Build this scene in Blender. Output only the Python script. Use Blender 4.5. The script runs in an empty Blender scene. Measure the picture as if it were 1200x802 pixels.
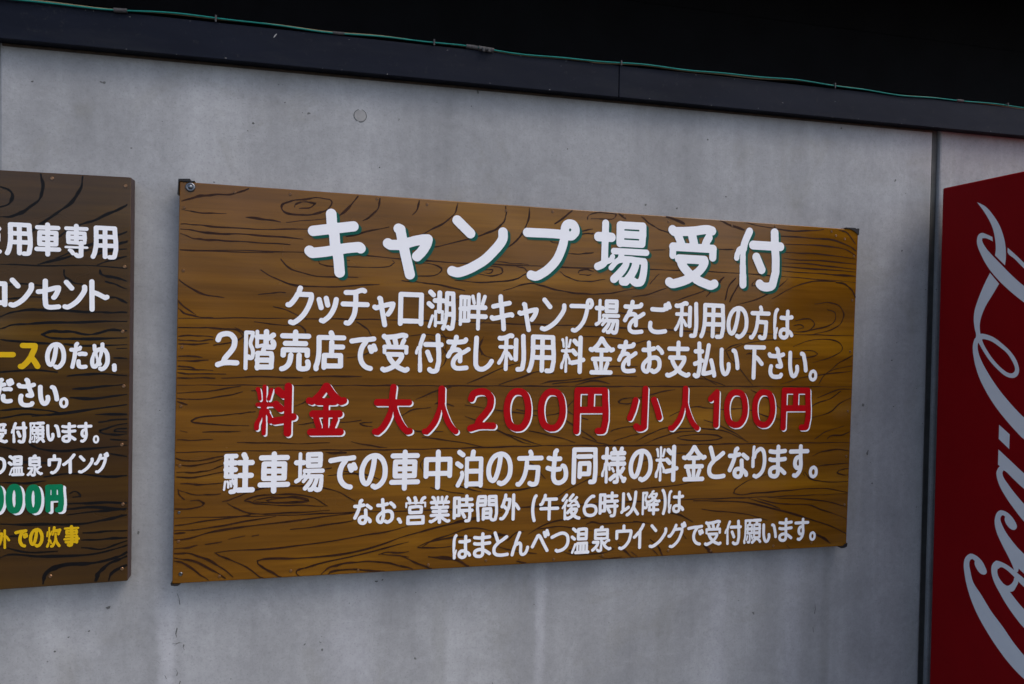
import bpy, bmesh, math, random
import numpy as np
from mathutils import Matrix, Vector

scene = bpy.context.scene
COL = scene.collection
rnd = random.Random(7)

# ------------------------------------------------------------------ camera
cam_data = bpy.data.cameras.new('camera')
cam = bpy.data.objects.new('camera', cam_data)
COL.objects.link(cam)
YAW, PITCH, ROLL = -0.256549, -0.025616, 0.012278
cy, sy = math.cos(YAW), math.sin(YAW)
r0 = Vector((cy, sy, 0)); f0 = Vector((-sy, cy, 0)); up = Vector((0, 0, 1))
fw = f0 * math.cos(PITCH) + up * math.sin(PITCH)
u2 = up * math.cos(PITCH) - f0 * math.sin(PITCH)
rr = r0 * math.cos(ROLL) + u2 * math.sin(ROLL)
uu = u2 * math.cos(ROLL) - r0 * math.sin(ROLL)
M = Matrix.Identity(4)
for i in range(3):
    M[i][0], M[i][1], M[i][2] = rr[i], uu[i], -fw[i]
M[0][3], M[1][3], M[2][3] = 0.312299, -1.877479, 1.418605
cam.matrix_world = M
cam_data.sensor_width = 36.0
cam_data.lens = 36.0 * 871.42 / 1200.0
cam_data.clip_start = 0.05
cam_data.clip_end = 2000
scene.camera = cam

# ------------------------------------------------------------------ sky, sun, exposure
SUN_EL, SUN_AZ = math.radians(58), math.radians(128)      # azimuth clockwise from +Y
world = bpy.data.worlds.new('World'); scene.world = world; world.use_nodes = True
wn = world.node_tree.nodes; wl = world.node_tree.links
sky = wn.new('ShaderNodeTexSky'); sky.sky_type = 'NISHITA'; sky.sun_disc = False
sky.sun_elevation = SUN_EL; sky.sun_rotation = SUN_AZ
sky.air_density = 0.85; sky.dust_density = 3.5; sky.ozone_density = 1.0
wl.new(sky.outputs[0], wn['Background'].inputs[0])
wn['Background'].inputs[1].default_value = 0.15
sd = bpy.data.lights.new('sun', 'SUN'); sd.energy = 0.54; sd.angle = math.radians(35); sd.color = (1.0, 0.975, 0.945)
sun = bpy.data.objects.new('sun', sd); COL.objects.link(sun)
sdir = Vector((math.sin(SUN_AZ) * math.cos(SUN_EL), math.cos(SUN_AZ) * math.cos(SUN_EL), math.sin(SUN_EL)))
sun.rotation_euler = sdir.to_track_quat('Z', 'Y').to_euler()
vs = scene.view_settings
scene.display_settings.display_device = 'sRGB'
vs.view_transform = 'Standard'; vs.look = 'None'; vs.gamma = 1.0; vs.use_curve_mapping = False
vs.exposure = 0.82

# ------------------------------------------------------------------ data: lettering, painted grain, logo outline
# GLYPHS: stroke centre lines on a 0..200 em; TEXT rows: glyph, left, right, top, bottom on the board (0.1 mm);
# GRAIN: brush width (0.1 mm) then x y pairs on the board (mm); LOGO: distance from wall, height (mm)
GLYPHS={"(":"44 -5 34 14 28 35 23 64 24 88 34 127 52 157 61 162",")":"20 -6 36 31 40 51 41 80 36 110 30 127 16 152 6 161","0":"46 32 62 34 73 45 81 63 84 89 82 112 76 135 66 148 51 152 38 150 28 141 20 125 16 102 18 70 24 49 33 38 46 32","1":"50 34 50 150","2":"32 33 36 49 57 77 70 99 73 119 72 131 68 138 59 148 52 151 38 152 17 144 10 127;10 25 35 33 82 33","6":"23 89 55 93 71 88 78 82 82 68 82 54 75 41 65 34 52 32 35 36 25 45 18 68 20 85 24 92 26 105 33 120 57 147 61 149 68 148","、":"50 31 26 56 16 57","。":"38 17 46 18 54 22 61 29 64 39 61 56 52 64 42 68 24 63 18 57 13 43 14 35 20 25 26 20 38 17","い":"174 64 169 93 157 129 147 148 134 152;97 82 99 63 92 48 82 36 68 32 60 35 54 40 46 53 38 79 35 108 34 155","お":"102 33 117 27 137 31 152 39 161 49 164 59 164 73 160 85 148 95 130 100 107 99 72 93;182 126 176 134 147 152;72 139 72 141;72 176 72 33 64 27 53 28 42 32 31 43 30 55 33 64 44 75 58 84 72 87;30 139 68 139 115 147","く":"133 23 115 41 61 86 52 99 55 110 62 118 129 172","ご":"156 30 112 25 84 25 62 29 48 37 41 47 39 53 41 75;52 153 136 152 142 153 150 162;164 159 153 178;186 168 175 188","さ":"151 35 143 26 118 23 82 24 64 29 51 39 46 50 46 67 51 82;165 149 132 142 87 139 40 141 32 149;112 84 143 81 148 83 146 92 126 128 124 138 118 145 111 174 102 180","し":"171 61 153 42 124 26 108 22 86 22 78 24 66 31 58 42 56 52 58 174","す":"111 62 109 61 111 62;111 62 114 66;117 149 117 150;118 66 86 64 75 71 68 85 71 102 80 113 93 118 117 115;27 148 178 149;62 26 77 23 93 31 108 43 116 55 122 79 117 118 116 174","た":"173 30 138 28 112 32 106 38 102 46 102 66;114 113 132 115 172 113;70 141 74 143;37 28 64 107 69 136 75 151 77 172 88 181;28 141 67 141 104 146 114 148 120 157","だ":"168 27 137 24 108 29 99 36 96 42 97 63;168 110 158 112 108 111;64 138 68 141;160 146 148 167;182 155 171 174;33 18 31 28 55 92 62 122 63 134 68 144 71 171 82 178;22 138 61 138 108 145","つ":"68 42 78 36 109 40 127 45 152 59 165 73 172 92 172 107 167 125 159 134 142 143 112 146 80 140 27 123","で":"149 25 127 29 106 39 91 54 84 68 82 89 87 109 97 127 115 145 119 155;154 103 144 122;177 112 168 128;25 148 98 156 125 156 167 160","と":"160 30 130 27 92 27 68 32 53 43 49 54 49 66 52 78 59 88 83 108;82 112 92 114 151 145;82 112 55 173","な":"172 31 170 40 158 49 147 56 132 58;30 60 50 92 66 126 68 142;178 126 142 146;75 145 79 176 89 182;129 113 132 42 127 30 119 23 99 21 79 28 72 39 74 52 83 62 101 66 131 64;28 142 63 142 108 149","の":"98 32 112 27 131 32 153 46 168 65 173 92 171 112 159 137 147 148 129 157 108 160 88 158 66 151 48 138 37 124 28 106 25 85 30 61 41 47 54 42 62 44 70 50 84 74 91 92 102 138 103 159","は":"181 39 176 47 161 57 143 62;36 48 45 53 52 76;140 133 140 134;87 134 137 133 176 138;142 68 109 70 96 67 84 57 82 44 85 36 89 32 109 25 130 28 137 32 141 38 143 55 140 111 141 169;37 24 36 44 31 59 31 104 40 169 50 177","べ":"168 48 132 87 100 125 92 133 83 137 72 134 66 127 22 73;148 130 135 153;175 140 162 163","ま":"105 108 106 108;105 108 105 108;106 108 106 108;105 108 106 108;105 149 106 150;43 111 56 108 102 108 162 112;42 153 81 149 161 154;162 38 138 53 122 61 112 62 99 68 73 68 57 63 48 57 44 47 45 37 54 27 74 22 93 23 101 28 106 34 108 40 105 112 106 176","め":"95 54 85 63;85 63 85 72;85 63 57 40 48 38 37 40 27 52 24 71 31 95 42 113 57 122;102 28 113 24 132 28 149 38 163 52 169 62 172 76 172 94 167 114 153 131 144 137 128 142 98 142 80 138 57 128;85 72 92 78 107 109 114 130 115 139 121 148 123 172;85 72 78 78 67 99 57 128 54 130 46 163","も":"78 174 88 181;115 90 82 88 52 90 22 96;28 145 62 140 116 141;138 105 150 102 163 80 165 56 157 39 139 28 115 22 92 24 76 33 68 49 67 68 78 174","り":"66 28 82 23 101 29 117 37 136 54 144 69 148 84 150 100 148 124 142 144 133 156 119 163 106 163 87 155 72 141 63 124 53 119;52 76 52 138 57 174","を":"155 25 93 22 78 26 68 33 64 47 70 64 89 81 100 87 110 88;110 96 126 99 166 117;56 109 58 119 71 140 72 151;78 152 82 176;147 164 141 157 125 154 72 151 31 152;30 82 52 108 81 114 98 113 107 108 109 102 111 58","ん":"58 92 60 102 96 168;65 96 67 97 65 96;181 71 177 59 164 39 148 28 129 25 119 29 112 38 111 84 108 94 103 98 96 101 87 100 70 93 58 92;26 26 28 33 44 70 56 89 65 96","イ":"110 27 109 122;29 90 41 94 96 119 109 122;109 122 113 130 134 144 156 163","ウ":"98 143 98 176;65 31 78 27 89 30 107 38 132 58 148 78 155 96 161 114 164 139 162 142 36 142 36 96","キ":"175 90 171 93 166 93 35 72 31 72 24 77;152 147 33 129;85 176 89 145 94 131 101 86 105 79 114 24","ク":"42 28 57 25 66 28 91 42 110 56 125 71 142 94 158 128 160 138 158 148 86 148;25 102 34 102 39 105 66 130 80 149;86 149 88 161 94 175","グ":"33 23 52 21 80 35 101 50 118 67 132 88 151 127 152 141 149 143 77 143;17 97 27 97 30 99 51 118 73 145;78 145 80 158 88 173;161 159 151 177;182 168 172 187","コ":"40 42 160 42;160 31 160 152 43 152","ス":"25 32 37 31 49 38 75 55 108 86;166 32 145 57 113 86;113 86 116 97 140 135 144 155 43 156","セ":"68 171 69 47 72 38 81 31 101 28 161 32;127 82 133 86 149 107 159 124 161 136 144 135 86 123 72 122 66 118 19 112","チ":"102 107 103 107;47 27 61 26 71 32 84 46 95 63 102 94 103 158;26 107 175 107;43 156 98 158 145 168 157 165","ッ":"64 22 76 19 92 28 112 41 130 59 140 73 152 98 159 125;60 83 45 122;103 97 92 129","ト":"168 92 158 88 104 110 76 117;76 26 75 171","プ":"157 150 156 153;49 31 64 28 87 38 107 52 131 77 143 99 152 124 158 157 157 171 162 181 169 185 179 185 186 182 192 172 192 162 189 158 183 152 178 150 152 153 33 153","ャ":"125 66 138 78 154 101 158 115;158 115 142 114 42 94 33 98;104 15 72 132 71 138 65 140","ロ":"38 42 162 42;162 32 162 152 38 152 38 31","ン":"33 34 48 31 75 39 94 48 124 66 152 92 167 109 175 123 175 139;82 131 44 162","ー":"171 100 28 101","下":"166 86 111 119 96 120;96 16 96 169;19 169 182 169","中":"27 81 172 81;99 183 99 16;27 69 27 148 172 148 172 70","事":"33 44 162 44;185 71 16 71;99 147 157 147 159 145 159 123 158 122 42 122 42 145 43 147 99 147;20 170 180 170;162 38 162 95 160 97 34 97;99 184 98 20 95 15 85 13 70 13 61 18","人":"13 21 23 20 32 26 62 53 81 86 94 129;180 20 166 28 140 53 120 86 105 129;99 129 99 182","付":"113 66 91 104;17 98 19 110 30 123 42 127;107 22 118 15 150 16 157 22 158 182;77 140 182 140;44 17 42 132 46 147 62 181","以":"80 16 98 25 117 40 134 64;183 20 143 64;27 36 40 49;40 49 55 52 91 70;40 49 40 168;138 64 153 119 159 177;108 129 86 164","使":"108 41 111 41;126 87 127 88;12 102 14 112 27 127 39 133;126 87 78 88 77 129 177 130 178 128 178 88 127 88;72 162 185 162;191 20 181 16 173 17 154 21 123 32 114 37 96 51 80 70;60 19 70 16 89 24 114 44 119 54 125 73 127 91 127 183;42 14 40 139 43 152 60 184","円":"99 97 99 171;25 97 175 97;25 16 25 171 175 171 174 21 170 17 164 16 142 16","利":"142 15 164 16 171 18 174 22 175 180;12 46 32 71 47 99 57 103;97 68 72 92 59 95;126 65 126 160;57 123 59 125;18 125 98 125;59 172 59 128 57 108 59 101 59 16;14 168 22 167 56 172 88 182 97 180","午":"100 16 100 158;18 92 182 92;167 158 49 158;15 122 26 126 43 155 50 162 57 186","受":"12 22 23 17 42 20 84 33 93 38;188 22 175 17 158 20 117 33 112 36 108 42;92 42 108 42;93 46 78 57 57 78 54 91;48 127 48 140;145 128 148 141 160 160;102 142 94 165;18 177 25 172 30 172 101 177 155 184 172 181;178 101 178 127 22 127 22 101;108 46 126 58 144 78 147 88 145 92 46 92;53 139 40 161","同":"25 15 25 174 175 173 175 25 172 18 168 16 145 15;56 140 144 140;67 42 68 106 132 106 133 104 132 55 67 55","営":"41 22 162 22;41 22 42 62 162 62 162 22;52 153 52 167 39 185;100 153 100 166;146 154 148 166 159 181 171 185;109 165 102 168;102 168 93 186;57 91 145 91 147 124 144 126 57 126 55 124 55 92 57 91;177 128 177 153 25 153 25 127","場":"106 16 116 16 132 33 147 60 150 77;75 22 100 45 115 65 117 76;94 78 101 102;92 153 171 153;41 70 41 182;18 142 62 142;171 153 170 180 92 179 93 127 169 127 171 153;185 103 72 103;64 54 90 77 178 77 179 72 177 42 171 20 168 16 160 14 150 14 143 18;18 56 38 65 44 71 63 77 68 86","売":"18 16 29 18 54 32 67 52 72 78;177 49 181 40 181 33 176 21 167 18 128 19 124 22 123 31 123 78;25 78 26 102 174 102 174 78;99 132 99 183;20 165 180 165;38 131 162 131","外":"72 84 66 87 42 104;182 87 144 122 130 123;130 16 130 183;19 105 31 123 42 151 47 158 52 184;9 22 24 22 39 32 57 51 69 69 72 81 78 86 88 112 93 137 94 153 46 154","大":"96 127 20 127;100 183 98 122 107 113 121 78 136 55 160 31 177 20 188 22;12 21 24 19 29 22 45 32 61 48 79 74 88 95 92 113 105 127 181 127","専":"73 27 55 43 46 45;98 19 107 14 127 14 135 17 137 88;18 62 182 62;38 117 163 117;22 169 178 169;99 91 99 184;99 91 102 89 162 89 163 91 162 143 39 144 38 142 38 90 98 89 99 91","小":"55 23 68 15 89 16 99 21 101 181;17 59 33 89 47 133;185 61 172 95 152 135","店":"65 25 165 25;109 116 175 116;112 161 110 172 104 183;165 25 164 75 66 75 65 18;109 75 109 138;18 11 17 22 24 38 32 81 32 160 181 160","後":"61 19 72 16 92 22 115 32 123 41;188 16 170 19 133 36;123 41 132 41;123 41 95 74;132 41 158 70 160 82 106 82;105 83 113 109;15 92 30 107 41 110;90 111 93 120 120 136;86 145 89 155 121 186;18 149 54 185;42 14 42 116 45 126 59 147;72 109 109 109 168 115;159 166 140 150 128 144 87 143;69 58 86 72 92 73 100 85;180 102 174 112 167 118 161 130 157 134 149 136","払":"172 41 106 30 90 30 92 42 114 112 128 176;22 144 75 144;20 22 32 16 45 18 49 22 50 184;20 80 45 86 53 92 78 97;181 21 177 38 172 44 171 53 152 98","支":"192 23 178 18 152 23 115 37 108 45;99 108 99 184;23 153 177 153;95 49 77 63 59 83 52 94 52 108;32 108 152 108 153 103 152 96 142 81 104 45 98 45 76 32 46 22 22 17 12 20","料":"14 34 15 49 28 70 36 92 46 98;76 57 77 69 62 91 58 95 46 99;125 103 102 119;46 116 48 118;68 138 80 172;27 138 21 166 17 173;135 153 112 168;160 184 160 15;97 59 156 68 163 72 185 74;48 183 48 121 46 112 48 95 48 15;17 118 81 118","方":"100 22 112 17 132 17 142 19 147 24 154 51 158 102 73 104;102 150 102 160 107 168 99 183;21 150 179 150;13 19 23 18 36 28 53 48 63 67 74 108 76 149","時":"116 42 97 68;22 113 65 113;129 15 145 15 156 17 159 21 160 123;84 86 183 86;133 123 133 184;185 123 82 123;92 161 178 161;22 38 22 172 65 171 65 54 22 54","業":"11 23 22 20 50 31 80 48 86 59;189 23 177 20 149 31 119 49 114 60;99 59 99 60;128 117 137 148;48 150 48 162;81 150 81 184;119 150 119 184;153 150 152 163 165 186;50 164 41 181 32 185;38 89 164 89;99 16 99 115;173 116 28 116;180 150 20 150;20 62 84 62 89 59 118 62 181 62;72 116 70 131 67 137 67 150","様":"184 19 183 27;183 27 190 28;78 29 113 48;14 48 14 59 25 80 33 105 42 110;151 62 161 65 178 83;102 69 91 84;68 78 69 87 58 105 42 112;44 141 45 142;110 161 108 175 102 184;156 161 158 172 163 184;82 107 184 107;92 134 178 134;182 161 86 161;18 142 68 142;45 15 43 116 45 185;110 14 127 15 131 17 132 23 134 75 132 160;183 27 175 31 158 47 144 68 135 72","泉":"16 21 42 38 58 55 66 68 68 75 68 79 22 79;129 62 167 89 177 89;40 138 160 138;92 169 96 185 106 189;92 169 159 168 160 108 158 107 40 107 40 168 92 169;62 21 73 14 92 15 98 18 101 84 99 106;190 28 178 24 155 35 139 46 112 77 102 81","泊":"24 21 52 72 49 82;80 26 172 26;80 88 172 88;42 113 19 126;114 149 120 182;53 168 30 181;80 16 80 148 172 148 172 18","温":"22 21 52 76;107 20 107 82;138 20 138 82;42 113 18 127;82 145 164 145;56 166 46 173 29 182;172 21 171 82 75 82 75 21;164 145 164 176 162 177 82 177 82 113 163 112 164 145;185 20 58 20","湖":"22 22 44 72;137 82 178 82;39 116 18 128;137 130 178 130;47 168 27 181;88 94 88 179;58 143 114 143;64 42 109 42 109 93 64 93 64 27;116 16 126 34 134 65 138 178 178 177 178 23 175 18 167 16 158 16 149 22","炊":"75 18 86 18 107 38 123 64 129 85;182 18 162 36 148 58 139 85;73 44 53 70 44 72;133 85 133 128;16 106 23 148;63 118 77 150;171 122 177 137 179 153;179 153 111 155;179 153 188 159;19 18 32 38 44 76 46 184;93 119 111 158 115 184","用":"38 77 170 77;38 124 170 124;101 170 101 18;16 17 25 31 32 52 38 80 38 171 170 170 169 23 164 18 153 16 133 16","畔":"161 138 175 174;107 141 97 174;47 53 47 169;89 76 182 76;22 112 73 112;94 120 178 120;135 183 135 16;22 53 73 54 73 168 22 169 21 35","車":"18 44 182 44;38 106 162 106;23 167 177 167;38 106 39 73 161 73 162 138 40 139 38 106;99 184 99 15","金":"134 36 151 64;63 38 48 67;21 21 179 21;99 21 99 124;30 83 171 83;48 136 54 125 144 125 154 137;193 128 180 125 160 134 133 150 102 177;9 128 22 125 44 135 71 152 97 178","間":"69 63 130 63;25 149 83 149;116 149 175 149;25 16 25 176 27 178 82 178 83 176 83 122 82 120 25 120;137 22 148 15 170 17 174 21 175 177 116 177 116 121 175 120;69 23 69 92 129 93 130 92 129 32 69 32","降":"22 16 22 177 61 177 62 174 47 125 58 109 63 97 65 87 63 71 59 65 51 62 43 62 38 67;71 112 80 108 85 108 107 116 127 126;192 113 177 110 145 123 138 130;128 130 138 130;128 130 125 137 104 158;115 169 119 184 130 189;182 45 89 45 92 67;88 86 175 86;136 100 136 15;138 134 160 155 163 165 162 168 110 168 100 157 84 146","階":"22 15 22 177 61 176 60 165 48 126 62 98 62 72 57 64 51 62 44 62 37 68;90 22 172 22;90 53 172 53;123 85 126 102;141 151 155 153 182 167;87 158 121 158;122 120 87 114 87 182;180 137 185 128 184 119 180 112 143 113 141 120 141 182;172 22 172 82 170 84 91 84 90 15","願":"53 16 66 14 70 18 71 82;187 15 167 33 156 34;102 13 133 35;39 32 48 60;100 39 91 63;118 82 178 82;48 113 94 113;118 113 178 113;67 144 71 176;144 145 148 176;17 12 14 25 20 44 24 82 24 176 94 176;112 176 183 176;144 145 178 144 178 51 120 51 118 52 118 143 144 145;67 144 48 143 48 82 93 82 94 142 67 144","駐":"13 24 19 62;38 34 37 54 33 62;56 39 50 64;82 48 72 49 64 68;144 166 133 183;142 22 142 147;109 88 178 88;24 116 79 116;24 147 79 147;57 178 57 85;103 147 182 147;55 14 72 15 79 23 85 84 24 85 24 178 83 178;100 21 186 21"}
MAIN_TEXT={"1":[["キ",2767,4197,397,2030],["ャ",4603,5820,650,2003],["ン",6200,7727,356,1899],["プ",8121,9660,266,1904],["場",10062,11682,181,1954],["受",12133,13733,174,1934],["付",14147,15754,136,1894]],"2":[["ク",2365,3015,2256,3204],["ッ",3072,3591,2479,3144],["チ",3634,4324,2252,3177],["ャ",4386,4946,2431,3194],["ロ",5013,5640,2313,3150],["湖",5708,6430,2230,3243],["畔",6510,7270,2250,3227],["キ",7319,7965,2278,3218],["ャ",8042,8609,2452,3221],["ン",8653,9357,2316,3192],["プ",9435,10122,2287,3209],["場",10142,10875,2281,3235],["を",10948,11597,2288,3206],["ご",11677,12357,2294,3186],["利",12430,13142,2266,3264],["用",13208,13955,2295,3272],["の",14028,14710,2346,3265],["方",14737,15402,2300,3272],["は",15485,16159,2350,3254]],"3":[["2",832,1366,3379,4220],["階",1442,2181,3310,4299],["売",2252,2974,3302,4299],["店",3033,3788,3300,4288],["で",3859,4539,3423,4267],["受",4611,5332,3316,4302],["付",5427,6163,3311,4309],["を",6223,6855,3334,4235],["し",6928,7461,3343,4247],["利",7533,8279,3259,4242],["用",8332,9078,3278,4271],["料",9211,9922,3275,4283],["金",10006,10749,3284,4295],["を",10815,11403,3356,4252],["お",11508,12174,3361,4259],["支",12226,12982,3343,4354],["払",13045,13764,3352,4368],["い",13845,14477,3507,4301],["下",14597,15291,3419,4388],["さ",15351,15913,3451,4361],["い",16018,16665,3555,4337],["。",16706,16988,4075,4422]],"4":[["料",1687,2682,4565,5856],["金",2870,3844,4554,5835],["大",4439,5457,4569,5851],["人",5657,6612,4608,5850],["2",6813,7570,4668,5776],["0",7750,8494,4660,5783],["0",8662,9428,4664,5790],["円",9645,10588,4629,5872],["小",11147,12178,4576,5809],["人",12347,13324,4566,5817],["1",13533,13892,4660,5736],["0",14037,14789,4655,5740],["0",14915,15662,4649,5746],["円",15841,16783,4597,5825]],"5":[["駐",1023,1766,6207,7194],["車",1823,2560,6198,7201],["場",2638,3362,6209,7203],["で",3432,4127,6318,7158],["の",4167,4856,6277,7178],["車",4897,5657,6203,7224],["中",5742,6462,6214,7221],["泊",6533,7262,6224,7215],["の",7340,8035,6290,7181],["方",8114,8858,6246,7213],["も",8916,9541,6229,7194],["同",9635,10345,6209,7195],["様",10441,11195,6197,7216],["の",11245,11945,6275,7181],["料",11993,12714,6181,7200],["金",12804,13555,6191,7196],["と",13586,14158,6218,7147],["な",14211,14887,6255,7163],["り",14946,15436,6214,7178],["ま",15490,16090,6221,7180],["す",16151,16822,6218,7184],["。",16830,17125,6839,7207]],"6":[["な",4043,4513,7392,8035],["お",4595,5085,7387,8031],["、",5105,5241,7884,8044],["営",5289,5846,7366,8085],["業",5893,6453,7367,8083],["時",6502,7045,7363,8078],["間",7122,7657,7391,8080],["外",7712,8266,7371,8081],["(",8559,8727,7416,8139],["午",8773,9324,7412,8121],["後",9371,9921,7418,8132],["6",9975,10394,7472,8068],["時",10424,10995,7403,8099],["以",11043,11593,7401,8092],["降",11654,12213,7390,8091],[")",12230,12395,7377,8095],["は",12420,12925,7411,8061]],"7":[["は",6514,7006,8360,9012],["ま",7045,7523,8345,9002],["と",7556,7997,8337,8998],["ん",8040,8537,8358,9012],["べ",8577,9086,8336,8939],["つ",9106,9634,8419,8976],["温",9664,10199,8324,9038],["泉",10246,10827,8309,9022],["ウ",10924,11418,8304,8995],["イ",11430,11772,8293,8988],["ン",11902,12439,8332,8985],["グ",12451,13014,8295,9011],["で",13040,13548,8407,8981],["受",13564,14106,8290,9006],["付",14172,14724,8313,9023],["願",14772,15362,8307,9015],["い",15378,15858,8449,9009],["ま",15896,16362,8317,9003],["す",16418,16904,8337,9002],["。",16921,17135,8740,9018]]}
LEFT_TEXT={"1":[["使",-3046,-2541,1137,1819],["用",-2489,-1976,1111,1828],["車",-1924,-1403,1085,1827],["専",-1360,-845,1089,1838],["用",-823,-289,1108,1850]],"2":[["コ",-2877,-2443,2390,2943],["ン",-2431,-1933,2305,2953],["セ",-1902,-1406,2309,2987],["ン",-1385,-892,2326,2979],["ト",-851,-446,2301,3020]],"3":[["ー",-2756,-2289,3899,4049],["ス",-2253,-1815,3717,4291]],"3b":[["の",-1729,-1311,3696,4305],["た",-1257,-884,3682,4295],["め",-845,-438,3691,4346],["、",-400,-300,4168,4359]],"4":[["だ",-2727,-2322,4476,5053],["さ",-2278,-1904,4479,5125],["い",-1867,-1453,4635,5101],["。",-1454,-1272,4913,5157]],"5":[["受",-2796,-2448,5460,5901],["付",-2409,-2076,5438,5913],["願",-2060,-1728,5446,5923],["い",-1712,-1427,5504,5889],["ま",-1415,-1113,5471,5926],["す",-1101,-794,5467,5935],["。",-786,-660,5770,5957]],"6":[["つ",-2800,-2484,6198,6593],["温",-2456,-2135,6165,6625],["泉",-2095,-1771,6164,6655],["ウ",-1684,-1412,6171,6618],["イ",-1400,-1132,6167,6618],["ン",-1086,-769,6211,6618],["グ",-769,-459,6156,6630]],"7":[["0",-2868,-2528,6777,7428],["0",-2498,-2168,6792,7448],["0",-2126,-1803,6818,7468],["円",-1745,-1367,6831,7471]],"8":[["外",-2743,-2403,7768,8225],["で",-2336,-2069,7803,8206],["の",-2057,-1765,7788,8225],["炊",-1736,-1417,7762,8247],["事",-1388,-1043,7764,8249]]}
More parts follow.
